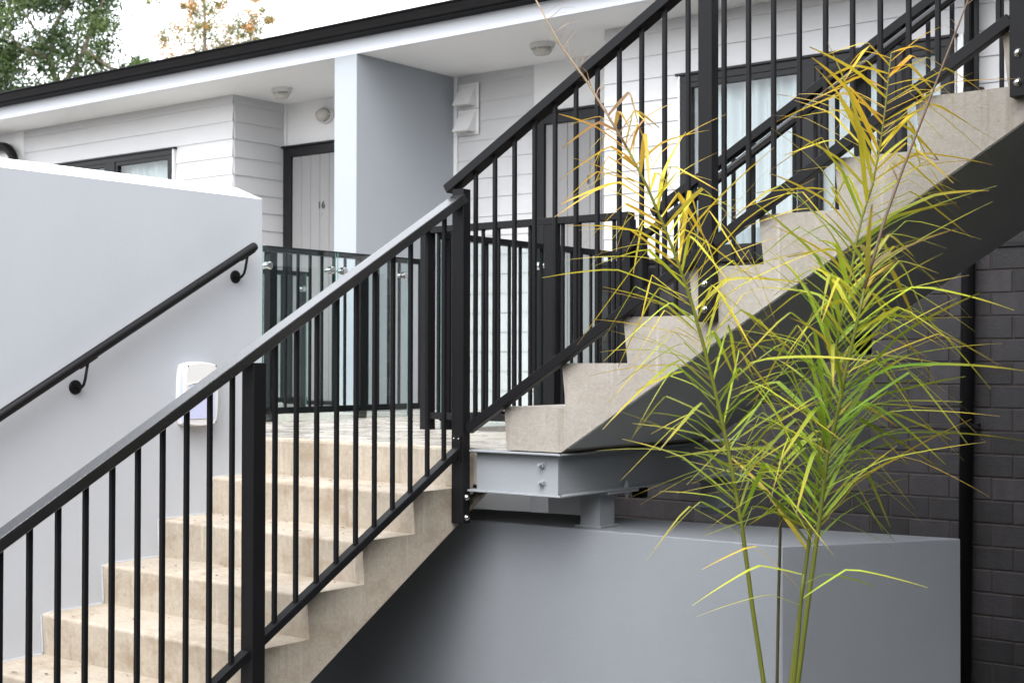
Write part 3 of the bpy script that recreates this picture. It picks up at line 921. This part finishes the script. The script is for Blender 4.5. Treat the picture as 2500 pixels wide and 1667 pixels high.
# dark brick base under the right window wall
YBK = Y_W-0.035
part('mortar_bed', box(XCR-0.012, X_R, YBK+0.005, Y_W, GZ, 1.012), M['mortar'], bd)
first = None
bw_, bh_ = 0.230, 0.119
row = 0
z = 1.010-bh_
while z > GZ:
    x = XCR - (0.12 if row % 2 else 0.0)
    while x < X_R-0.1:
        a = max(x, XCR-0.010); b = x+bw_
        visible = (z > -0.85 and x < -0.9) or x > -3.4
        if visible and x < -0.95:
            if b-a > bw_-0.01:
                c = ((a+b)/2, YBK+0.045+rnd.uniform(-0.0012, 0.0012), z+bh_/2)
                if first is None:
                    first = part('brick', box(a, b, YBK, YBK+0.09, z, z+bh_, 0.003), M['brick'], bd)
                else:
                    again(first, c, bd)
            elif b-a > 0.03:
                part('brick', box(a, b, YBK, YBK+0.09, z, z+bh_, 0.003), M['brick'], bd)
        x += bw_+0.010
    z -= bh_+0.010
    row += 1
part('base_flashing', box(XCR-0.02, X_R, YBK-0.012, Y_W-0.002, 1.0135, 1.04, 0.001), M['frame'], bd)
# a dark lintel band low on the brickwork behind the bridge
part('lintel', box(XCR-0.011, -4.9, YBK-0.02, YBK+0.02, 0.86, 0.985), M['frame'], bd)

# pipes
dp = thing('downpipe', 'dark round downpipe on the brick base at the right of the window', 'downpipe', (-2.855, Y_W-0.1, GZ))
part('pipe', tube([(-2.855, Y_W-0.095, GZ), (-2.815, Y_W-0.095, 1.5), (-2.80, Y_W-0.095, 2.45), (-2.80, 7.33, 2.60), (-2.80, 7.33, 2.73)], 0.038, 14), M['rail'], dp, smooth=True)
for z in (0.018, 1.9):
    xx = -2.855+0.04*(z-GZ)/2.86
    b = part('pipe_clip', lathe((xx, Y_W-0.095, z-0.012), (0, 0, 1), [(0.041, 0), (0.041, 0.024)], 14), M['rail'], dp)
    part('clip_lug', box(xx+0.036, xx+0.066, Y_W-0.105, Y_W-0.058, z-0.010, z+0.010), M['rail'], b)
dp2 = thing('downpipe', 'black downpipe elbow at the far left end of the white wall', 'downpipe', (-12.2, 7.8, GZ))
el = [(-12.95, 7.8, 2.50), (-12.45, 7.8, 2.475)] + [(-12.45+0.24*math.sin(t*math.pi/12), 7.8, 2.475-0.24*(1-math.cos(t*math.pi/12))) for t in range(1, 7)] + [(-12.21, 7.8, -0.2)]
part('pipe', tube(el, 0.045, 12), M['rail'], dp2, smooth=True)

# soffit and wall lights, vents
def bulkhead(label, c, axis, sx, sy, group):
    t = thing('bulkhead_light', label, 'bulkhead light', c, group)
    a = V(axis)
    part('lamp_base', lathe(c, axis, [(0.085, 0), (0.085, 0.022), (0.078, 0.030)], 24, sx, sy), M['lamp_white'], t)
    part('lens', lathe(V(c)+a*0.030, axis, [(0.066, 0), (0.064, 0.03), (0.05, 0.05), (0.02, 0.056)], 20, sx, sy), M['lamp_glass'], t, smooth=True)
    n = V((0, 0, 1)) if abs(a.z) < 0.9 else V((1, 0, 0))
    b = a.cross(n)
    for d, s_, o_, so in ((n, sx, b, 0.0), (b, sy, n, 0.0)):
        pts = [V(c)+a*(0.026+0.042*math.sin(math.pi*i/12))-d*(0.076*s_*math.cos(math.pi*i/12)) for i in range(13)]
        part('cage_bar', tube(pts, 0.0055, 6), M['lamp_white'], t, smooth=True)
    ring = [V(c)+a*0.032+n*(0.079*sx*math.cos(i*math.pi/12))+b*(0.079*sy*math.sin(i*math.pi/12)) for i in range(25)]
    part('cage_bar', tube(ring, 0.006, 6, cap=False), M['lamp_white'], t, smooth=True)
    return t
GB = 'white bulkhead lights of the door recesses'
bulkhead('white oval caged light on the soffit in front of door 16', (-8.61, 7.96, SOF-0.0005), (0, 0, -1), 1.15, 0.85, GB)
bulkhead('white oval caged light on the soffit behind the upper railing', (-5.92, 7.95, SOF-0.0005), (0, 0, -1), 1.15, 0.85, GB)
bulkhead('white caged light on the wall above door 16, half behind the partition', (-8.62, Y_D-0.0125, 2.47), (0, -1, 0), 0.85, 1.15, GB)

def vent(label, x, z):
    t = thing('vent_hood', label, 'vent', (x, Y_D, z), 'vent hoods beside the partition')
    part('back_plate', box(x-0.10, x+0.11, Y_D-0.034, Y_D-0.0245, z-0.09, z+0.11, 0.002), M['white'], t)
    part('hood', prism([(Y_D-0.0342, z+0.085), (Y_D-0.045, z+0.085), (Y_D-0.135, z-0.062), (Y_D-0.135, z-0.070), (Y_D-0.0342, z-0.070)], 'x', x-0.075, x+0.085, 0.002), M['white'], t)
    part('grille', box(x-0.06, x+0.07, Y_D-0.115, Y_D-0.04, z-0.076, z-0.0705), M['lamp_glass'], t)
vent('upper of the two white vent hoods on the wall right of the partition', -7.035, 2.44)
vent('lower of the two white vent hoods on the wall right of the partition', -7.035, 2.235)

# ------------------------------------------------------------------ blocks added out of view to shade the stairs
nb = thing('side_shade_block', 'dark brick block added out of view right of the stairs to shade them', 'building', (2.6, 5.5, GZ))
part('wall', box(-0.85, 4.5, 3.1, 6.3, GZ, 6.4, 0.01), M['brick'], nb)
part('roof', box(-0.95, 4.7, 3.0, 6.4, 6.402, 6.6, 0.01), M['roof'], nb)

ob_ = thing('opposite_light_block', 'plain grey block added behind the viewpoint to shape the light on the stairs', 'building', (-3, -8, GZ))  # added out of view: cuts low sky and bounces some light back
part('wall', box(-16, 3.4, -11, -5.2, GZ, 2.4, 0.01), M['plaster_grey'], ob_)
part('roof', box(-16.2, 3.5, -11.2, -5.0, 2.402, 2.6, 0.01), M['roof'], ob_)
fb = thing('flanking_shade_block', 'plain dark brick block added out of view at the right to cut low sky light', 'building', (6, -2, GZ))  # added out of view to hide the low sky on the right
part('wall', box(3.6, 9, -11, 3.0, GZ, 3.6, 0.01), M['brick'], fb)
part('roof', box(3.5, 9.2, -11.2, 2.9, 3.602, 3.8, 0.01), M['roof'], fb)

# ------------------------------------------------------------------ palm clump in front of the upper flight
SIDE = V((0.789, 0.614, 0))
TOCAM = V((0.614, -0.789, 0))
palm = thing('palm_plant', 'slender clump palm with yellow and green drooping leaflets on upright fronds', 'palm', (-1.95, 3.86, GZ))
part('soil', lathe((-1.95, 3.86, GZ+0.001), (0, 0, 1), [(0.5, 0), (0.45, 0.03), (0.2, 0.06), (0.05, 0.07)], 18), M['soil'], palm)
FROND = {
'A': [(-1.975, 3.885, -1.30), (-1.995, 3.858, -0.966), (-2.015, 3.832, -0.603), (-2.039, 3.805, -0.372), (-2.060, 3.780, -0.134), (-2.090, 3.749, 0.103), (-2.119, 3.718, 0.285), (-2.143, 3.694, 0.415), (-2.168, 3.668, 0.542), (-2.199, 3.637, 0.667), (-2.229, 3.608, 0.772), (-2.267, 3.572, 0.894), (-2.313, 3.531, 1.011), (-2.359, 3.489, 1.114), (-2.405, 3.447, 1.212), (-2.456, 3.402, 1.303), (-2.487, 3.372, 1.376), (-2.516, 3.345, 1.449)],
'B': [(-1.97, 3.825, -1.30), (-1.947, 3.832, -0.951), (-1.910, 3.847, -0.587), (-1.876, 3.861, -0.295), (-1.852, 3.870, -0.112), (-1.828, 3.878, 0.097), (-1.800, 3.891, 0.226), (-1.777, 3.900, 0.355), (-1.748, 3.912, 0.488), (-1.729, 3.919, 0.585), (-1.704, 3.930, 0.679), (-1.670, 3.947, 0.808), (-1.629, 3.970, 0.940), (-1.574, 4.003, 1.109), (-1.523, 4.033, 1.264), (-1.487, 4.052, 1.372), (-1.459, 4.066, 1.454)],
'C': [(-2.04, 3.90, -1.30), (-2.017, 3.930, -0.988), (-1.988, 3.957, -0.617), (-1.965, 3.981, -0.371), (-1.948, 4.001, -0.185), (-1.931, 4.023, -0.008), (-1.913, 4.044, 0.195), (-1.896, 4.065, 0.373), (-1.878, 4.087, 0.513), (-1.860, 4.110, 0.629), (-1.850, 4.127, 0.732), (-1.836, 4.147, 0.823), (-1.813, 4.175, 0.927), (-1.796, 4.196, 1.057), (-1.786, 4.212, 1.175), (-1.781, 4.226, 1.278), (-1.778, 4.238, 1.346)],
'D': [(-2.11, 4.03, -1.30), (-2.122, 4.077, -1.045), (-2.106, 4.095, -0.659), (-2.105, 4.104, -0.379), (-2.104, 4.114, -0.180), (-2.106, 4.122, -0.038), (-2.106, 4.133, 0.081)],
'E': [(-1.92, 3.70, -1.30), (-1.887, 3.688, -0.904), (-1.848, 3.696, -0.551), (-1.830, 3.691, -0.403), (-1.817, 3.683, -0.295), (-1.806, 3.675, -0.235)],
}
def sample(pts, z):
    """point and tangent of a frond at height z"""
    for a, b in zip(pts, pts[1:]):
        if z <= b[2] or b is pts[-1]:
            t = max(0, min(1, (z-a[2])/(b[2]-a[2])))
            return V(a).lerp(V(b), t), (V(b)-V(a)).normalized()

def leaflet(parent, p, d0, L, w, kink, drop, color, age, curl=0.0, segs=10, name='leaflet'):
    d = d0.normalized()
    out_h = V((d.x, d.y, 0))
    if out_h.length < 0.05: out_h = SIDE.copy()
    out_h.normalize()
    ref = V((-out_h.y, out_h.x, 0))
    ref = (ref + V((0, 0, rnd.uniform(-0.5, 0.5)))).normalized()
    pts, dirs = [p.copy()], [d.copy()]
    q = p.copy()
    tgt = (out_h*rnd.uniform(0.15, 0.8) + V((0, 0, -1)) + ref*rnd.uniform(-0.25, 0.25)).normalized()
    kseg = max(1, min(segs-2, int(kink*segs)))
    for i in range(segs):
        t = (i+0.5)/segs
        if i == kseg: d = d.lerp(tgt, drop).normalized()
        elif i == kseg+1: d = d.lerp(tgt, drop*0.4).normalized()
        elif t < kink: d = (d + V((0, 0, -0.005-curl*0.5))).normalized()
        else: d = d.lerp(tgt, 0.02+curl*0.6).normalized()
        q = q + d*(L/segs)
        pts.append(q.copy()); dirs.append(d.copy())
    me = bpy.data.meshes.new(name)
    vs, fs, al = [], [], []
    tw = rnd.uniform(-0.8, 0.8)
    for i, (c, dd) in enumerate(zip(pts, dirs)):
        t = i/segs
        wd = w*min(1.0, 0.45+2.2*t)*max(0.05, (1-t))**0.55
        s_ = (ref - dd*ref.dot(dd)).normalized()
        nrm = dd.cross(s_)
        a = tw*t
        s2 = s_*math.cos(a)+nrm*math.sin(a)
        n2 = dd.cross(s2)
        vs += [c - p + s2*wd/2 + n2*wd*0.16, c - p, c - p - s2*wd/2 + n2*wd*0.16]
        al += [t]*3
    for i in range(segs):
        for k in (0, 1):
            fs.append((3*i+k, 3*i+k+1, 3*i+3+k+1, 3*i+3+k))
    me.from_pydata([tuple(v) for v in vs], [], fs)
    at = me.attributes.new('along', 'FLOAT', 'POINT')
    at.data.foreach_set('value', al)
    me.materials.append(M['leaf'])
    for f in me.polygons: f.use_smooth = True
    o = link(name, me, p, parent)
    o.color = (*color, age)
    return o

def mixv(a, b, t):
    t = max(0, min(1, t)); return tuple(x+(y-x)*t for x, y in zip(a, b))
GREEN, LIME, YEL, GOLD, DEAD = (0.35, 0.47, 0.05), (0.54, 0.58, 0.055), (0.66, 0.58, 0.05), (0.72, 0.50, 0.055), (0.40, 0.27, 0.18)
def shade(key, z):
    if key == 'A':
        stops = [(-0.3, GREEN), (0.15, (0.23, 0.33, 0.03)), (0.42, LIME), (0.66, YEL), (0.9, GOLD), (1.05, (0.55, 0.36, 0.08)), (1.12, DEAD), (2, DEAD)]
    elif key == 'C':
        stops = [(-0.4, (0.20, 0.31, 0.035)), (0.55, GREEN), (0.78, (0.27, 0.36, 0.035)), (0.98, YEL), (1.2, GOLD), (2, GOLD)]
    elif key == 'B':
        stops = [(-0.4, GREEN), (0.30, (0.19, 0.30, 0.03)), (0.46, LIME), (0.60, (0.42, 0.36, 0.06)), (0.68, DEAD), (2, DEAD)]
    else:
        stops = [(-2, GREEN), (2, LIME)]
    for (z0, c0), (z1, c1) in zip(stops, stops[1:]):
        if z <= z1: return mixv(c0, c1, (z-z0)/(z1-z0))
    return stops[-1][1]

def frond(key, r0, r1, zs, fan, tip_dead=None, label=None):
    pts = FROND[key]
    n = len(pts)
    live = [p for p in pts if tip_dead is None or p[2] <= tip_dead]
    fr_o = part('frond', tube(live, [r0+(r1-r0)*i/(n-1) for i in range(len(live))], 8), M['rachis'], palm, label, smooth=True)
    fr_o.color = (*mixv((0.085, 0.12, 0.028), (0.30, 0.30, 0.045), {'A': 0.45, 'B': 0.40, 'C': 0.55, 'D': 0.05, 'E': 0.35}[key]), 0.0)
    if key == 'D': fr_o.color = (0.095, 0.085, 0.04, 0)
    if tip_dead is not None:
        dead = [live[-1]] + [p for p in pts if p[2] > tip_dead]
        k0 = len(live)-1
        bm = tube(dead, [(r0+(r1-r0)*(k0+i)/(n-1))*1.06 for i in range(len(dead))], 7)
        t_ = part('dead_tip', bm, M['rachis'], fr_o, smooth=True)
        t_.color = (0.22, 0.155, 0.11, 0) if key == 'B' else (0.46, 0.36, 0.25, 0)
        # dry bristles left along the dead end
        for a, b in zip(dead, dead[1:]):
            for j in range(5 if key == 'B' else 7):
                p = V(a).lerp(V(b), rnd.random())
                s_ = rnd.choice((-1, 1))
                if key == 'B' and p.z > 1.02 and rnd.random() < 0.75: continue
                d = SIDE*s_*rnd.uniform(0.15, 0.9) + V((0, 0, rnd.uniform(0.3, 1.1))) + TOCAM*rnd.uniform(-0.4, 0.4)
                leaflet(fr_o, p, d, rnd.uniform(0.03, 0.10), rnd.uniform(0.003, 0.006), rnd.uniform(0.4, 0.9), rnd.uniform(0, 0.5), mixv(DEAD, (0.30, 0.19, 0.12), rnd.random()), 0.3, segs=5, name='bristle')
    for i, z in enumerate(zs):
        p, T = sample(pts, z)
        s_ = 1 if i % 2 else -1
        Ls, spread, kink, drop, age, flat = fan(z, s_)
        az = rnd.uniform(-1, 1)*flat
        S = (SIDE*s_*math.cos(az) + TOCAM*math.sin(az)).normalized()
        a = math.radians(spread + rnd.uniform(-16, 14))
        d = T*math.cos(a) + S*math.sin(a)
        c = shade(key, z + rnd.uniform(-0.07, 0.07))
        c = tuple(min(0.8, x*rnd.uniform(0.85, 1.15)) for x in c)
        if rnd.random() < 0.10: c = mixv(c, GOLD, 0.75)
        leaflet(fr_o, p, d, Ls*rnd.uniform(0.62, 1.22), rnd.uniform(0.0145, 0.0225)*(0.95 if key == 'A' and z > 0.62 else 0.66 if key == 'E' else 1), kink+rnd.uniform(-0.14, 0.16), drop, c, age*rnd.uniform(0.6, 1.0), rnd.uniform(0.0, 0.05))
    return fr_o

def spaced(a, b, n): return [a+(b-a)*(i+rnd.uniform(-0.35, 0.35))/(n-1) for i in range(n)]
def bend(): return rnd.choice((rnd.uniform(0.12, 0.35), rnd.uniform(0.45, 0.7), rnd.uniform(0.7, 1.0)))
def fanA(z, s_):
    L = 0.42 if z < 0.7 else 0.42-(z-0.7)*0.62
    return max(0.10, L)*(0.95 if s_ < 0 else 1.05), 43+(5 if s_ < 0 else 0), 0.42, bend(), 0.85 if z > 0.3 else 0.7, 0.65
def fanB(z, s_):
    return (0.44 if z < 0.5 else 0.28)*(1.12 if s_ > 0 else 0.9), 47, 0.46, bend()*0.8, 0.75, 1.0
def fanC(z, s_):
    if z > 1.05: return 0.17+(1.36-z)*0.85, 58, 0.52, bend()*0.8, 1.0, 0.7
    if z > 0.7: return 0.44, 46, 0.55, bend()*0.75, 0.9, 0.9
    return 0.46, 44, 0.46, bend()*0.75, 0.6, 1.0
def fanD(z, s_): return 0.30, 58, 0.5, rnd.uniform(0.2, 0.5), 0.6, 0.8
def fanE(z, s_): return 0.36, 62, 0.45, rnd.uniform(0.25, 0.5), 0.4, 0.6
frond('A', 0.0080, 0.0020, spaced(-0.16, 0.30, 28)+spaced(0.31, 1.10, 58), fanA, 1.02, label='left leaning frond with a withered tip')
frond('B', 0.0088, 0.0022, spaced(-0.14, 0.67, 74), fanB, 0.67, label='frond ending in a long dead brown twig')
frond('C', 0.0075, 0.0020, spaced(-0.22, 1.345, 116), fanC, label='tallest living frond with yellow top')
frond('D', 0.0062, 0.0040, spaced(-0.02, 0.08, 6), fanD)
frond('E', 0.0075, 0.0050, spaced(-0.33, -0.24, 5), fanE)

# the finest leaflets between the others, too many and too thin to tell apart
def leaflet_mass(key, zs, fan, color, age):
    vs, fs, al = [], [], []
    p0, _ = sample(FROND[key], zs[0])
    for i, z in enumerate(zs):
        p, T = sample(FROND[key], z)
        s_ = rnd.choice((-1, 1))
        Ls, spread, kink, drop, _a, flat = fan(z, s_)
        az = rnd.uniform(-1, 1)*flat
        a = math.radians(spread + rnd.uniform(-14, 16))
        d = T*math.cos(a) + (SIDE*s_*math.cos(az) + TOCAM*math.sin(az))*math.sin(a)
        o = leaflet(palm, p, d, Ls*rnd.uniform(0.7, 1.2), rnd.uniform(0.007, 0.012), kink+rnd.uniform(-0.14, 0.16), drop, color, age)
        me = o.data
        k = len(vs)
        vs += [tuple(v.co + p - p0) for v in me.vertices]
        fs += [tuple(q+k for q in f.vertices) for f in me.polygons]
        al += [v.value for v in me.attributes['along'].data]
        bpy.data.objects.remove(o); bpy.data.meshes.remove(me)
    me = bpy.data.meshes.new('fine_foliage')
    me.from_pydata(vs, [], fs)
    me.attributes.new('along', 'FLOAT', 'POINT').data.foreach_set('value', al)
    me.materials.append(M['leaf'])
    for f in me.polygons: f.use_smooth = True
    o = link('fine_foliage', me, p0, palm)
    o.color = (*color, age)
    o['kind'] = 'stuff'
leaflet_mass('A', spaced(-0.10, 0.35, 14), fanA, (0.46, 0.54, 0.05), 0.8)
leaflet_mass('A', spaced(0.40, 1.02, 26), fanA, (0.66, 0.56, 0.05), 0.9)
leaflet_mass('B', spaced(-0.12, 0.55, 20), fanB, (0.44, 0.53, 0.05), 0.8)
leaflet_mass('C', spaced(-0.15, 0.65, 18), fanC, (0.38, 0.50, 0.05), 0.7)
leaflet_mass('C', spaced(0.65, 1.30, 24), fanC, (0.66, 0.55, 0.05), 0.95)

# ------------------------------------------------------------------ trees beyond the roof
def tree_leaves(clumps, n, size, mats, weights, parent, droop=0.0, name='crown'):
    vs, fs, mi = [], [], []
    for (c, rad) in clumps:
        c = V(c)
        kind = rnd.choices(range(len(mats)), weights)[0]
        for i in range(n):
            g_ = V((rnd.gauss(0, 1), rnd.gauss(0, 1), rnd.gauss(0, 0.8)))
            p = c + g_*rad*0.5
            L = size*rnd.uniform(0.6, 1.5); w = L*rnd.uniform(0.22, 0.38)
            a = V((rnd.gauss(0, 1), rnd.gauss(0, 1), rnd.gauss(0, 1)-droop)).normalized()
            b = a.orthogonal().normalized()
            b = Matrix.Rotation(rnd.uniform(0, 6.28), 3, a) @ b
            k = len(vs)
            vs += [p - a*L/2, p + b*w/2, p + a*L/2, p - b*w/2]
            fs.append((k, k+1, k+2, k+3))
            mi.append(kind if rnd.random() < 0.8 else rnd.choices(range(len(mats)), weights)[0])
    me = bpy.data.meshes.new(name)
    lo_c = V(clumps[0][0])
    me.from_pydata([tuple(v-lo_c) for v in vs], [], fs)
    for m in mats: me.materials.append(m)
    me.polygons.foreach_set('material_index', mi)
    return link(name, me, lo_c, parent)

tb = V((-24.25, 16.5, GZ))
t1 = thing('evergreen_tree', 'dark green evergreen tree with pale forked limbs beyond the roof at the left', 'tree', tb)
F0 = V((-24.25, 16.5, 5.6))
trunk = tube([tb, tb.lerp(F0, 0.5)+V((0.1, 0, 0)), F0], [0.22, 0.16, 0.11], 10)
part('trunk', trunk, M['bark'], t1, smooth=True)
def T(e, z, d=0.0):     # position in the tree's own frame: e along the roofline, z up, d away from the stairs
    return F0 + SIDE*e - TOCAM*d + V((0, 0, z))
limbs = [[T(0, -0.1), T(-0.12, 0.35), T(-0.22, 0.9, .1), T(-0.62, 1.45, .2), T(-1.1, 2.2, .2)],
         [T(0, -0.1), T(0.12, 0.35), T(0.45, 0.95), T(0.62, 1.3, -.1), T(0.85, 1.9, -.1), T(1.0, 2.6)],
         [T(-0.22, 0.9, .1), T(-0.15, 1.4), T(0.1, 1.9), T(0.15, 2.6)],
         [T(-0.2, 0.8, .1), T(-0.75, 0.95, -.2), T(-1.0, 1.3, -.3)],
         [T(0.45, 0.95), T(1.0, 0.6, .2), T(1.5, 0.65, .2)]]
for lb in limbs:
    part('limb', tube(lb, [0.062-0.048*i/(len(lb)-1) for i in range(len(lb))], 7), M['bark'], t1, smooth=True)
cl = []
for i in range(190):
    e = rnd.uniform(-2.6, 1.05); z = rnd.uniform(-0.9, 4.2); d = rnd.uniform(-1.4, 1.4)
    if ((e+0.7)/1.9)**2 + ((z-1.9)/2.4)**2 + (d/1.7)**2 > 1: continue
    cl.append((T(e, z, d), rnd.uniform(0.28, 0.5)))
for e, z, r in ((-1.0, 0.2, .5), (-0.6, 0.1, .4), (-1.35, 0.8, .5), (0.55, 0.75, .33), (0.3, 0.35, .3), (0.9, 1.5, .3), (0.7, 2.0, .4), (0.95, 2.2, .3), (0.2, 1.3, .3), (-0.5, 1.1, .4), (1.45, 0.45, .26), (1.7, 0.55, .24), (1.95, 0.35, .2), (1.35, 0.15, .25), (1.2, 0.55, .2), (2.1, 0.2, .2), (-0.4, 2.0, .5), (0.3, 2.3, .4)):
    cl.append((T(e, z, rnd.uniform(-0.4, 0.4)), r))
for e, z, r in ((1.2, 0.3, .22), (1.5, 0.7, .2), (1.75, 0.3, .2), (2.0, 0.5, .17), (2.3, 0.25, .17), (2.6, 0.1, .15), (2.2, 0.0, .2), (1.6, 0.0, .22), (2.9, 0.0, .15), (0.75, 0.2, .25), (1.0, -0.05, .25)):
    cl.append((T(e, z, rnd.uniform(-0.3, 0.3)), r))
tree_leaves(cl, 270, 0.11, [M['leaf_dark'], M['leaf_mid']], [0.6, 0.4], t1, 0.5)

ob = V((-25.14, 20.86, GZ))
t2 = thing('flowering_tree', 'thin tree with sparse orange blossom and olive leaves against the white sky', 'tree', ob)
O0 = V((-25.14, 20.86, 6.9))
def O(e, z, d=0.0): return O0 + SIDE*e - TOCAM*d + V((0, 0, z))
part('trunk', tube([ob, O(0.05, -3), O(0, 0), O(0.02, 1.0), O(-0.02, 2.0), O(0.0, 3.0)], [0.16, 0.11, 0.05, 0.035, 0.025, 0.012], 8), M['bark'], t2, smooth=True)
twigs = [((0, 0.1), (-0.5, 0.4), (-0.95, 0.5)), ((0.0, 0.4), (0.5, 0.7), (0.95, 0.75)), ((0, 0.9), (-0.3, 1.3), (-0.55, 1.75)), ((0, 1.1), (0.4, 1.5), (0.5, 1.9)), ((0.9, 0.4), (1.1, 1.0), (1.2, 1.5)), ((0.0, 0.0), (0.7, 0.25), (1.25, 0.9)), ((0, 1.7), (-0.3, 2.2), (-0.5, 2.6)), ((0, 1.9), (0.3, 2.4), (0.4, 2.9))]
for tw_ in twigs:
    part('limb', tube([O(e, z, rnd.uniform(-.1, .1)) for e, z in tw_], [0.018, 0.013, 0.006], 5), M['bark'], t2, smooth=True)
cl = []
for e, z, r in ((-0.15, 0.55, .26), (-0.5, 0.45, .2), (0.25, 0.6, .25), (0.5, 0.65, .24), (-0.8, 0.35, .2), (-0.95, 0.6, .14), (0.55, 0.95, .2), (0.4, 1.15, .18), (-0.25, 0.95, .2), (-0.4, 1.1, .16), (-0.3, 1.35, .15), (0.15, 1.4, .15), (0.35, 1.55, .15), (-0.5, 1.65, .14), (-0.3, 1.75, .15), (-0.1, 1.95, .2), (0.3, 1.95, .2), (0.42, 2.15, .2), (-0.45, 2.1, .2), (1.15, 0.75, .14), (0.95, 0.95, .14), (1.2, 1.05, .14), (1.3, 1.3, .12), (1.25, 1.55, .12), (-1.05, 1.55, .08), (-0.6, 0.8, .14), (0.8, 0.5, .17), (-0.2, 0.2, .25), (-0.7, 0.0, .25), (0.3, 0.2, .25), (0.0, 2.5, .25), (0.3, 2.8, .25), (-0.4, 2.7, .2), (0.1, 1.0, .14), (0.9, 1.3, .1), (1.1, 0.2, .2)):
    cl.append((O(e, z, rnd.uniform(-0.3, 0.3)), r))
tree_leaves([(c+V((rnd.gauss(0, .16), rnd.gauss(0, .16), rnd.gauss(0, .16))), r*rnd.uniform(0.7, 1.9)) for c, r in cl for q in (0, 1, 2, 3)], 115, 0.07, [M['leaf_olive'], M['leaf_orange']], [0.55, 0.45], t2)

# evergreen copies added out of view so the wet rail mirrors something dark
def copy_tree(o, loc, label, ang):
    c = o.copy(); col.objects.link(c); c.location = loc; c.rotation_euler = (0, 0, ang); c['label'] = label
    for ch in list(o.children):
        d = ch.copy(); col.objects.link(d); d.parent = c
    return c
t1['group'] = 'evergreen trees left of the stairs'
copy_tree(t1, (-17.5, 4.5, GZ), 'evergreen tree added out of view left of the side wall for dark reflections', 1.9)
copy_tree(t1, (-16.5, -0.5, GZ), 'evergreen tree added out of view farthest left for dark reflections', 4.1)
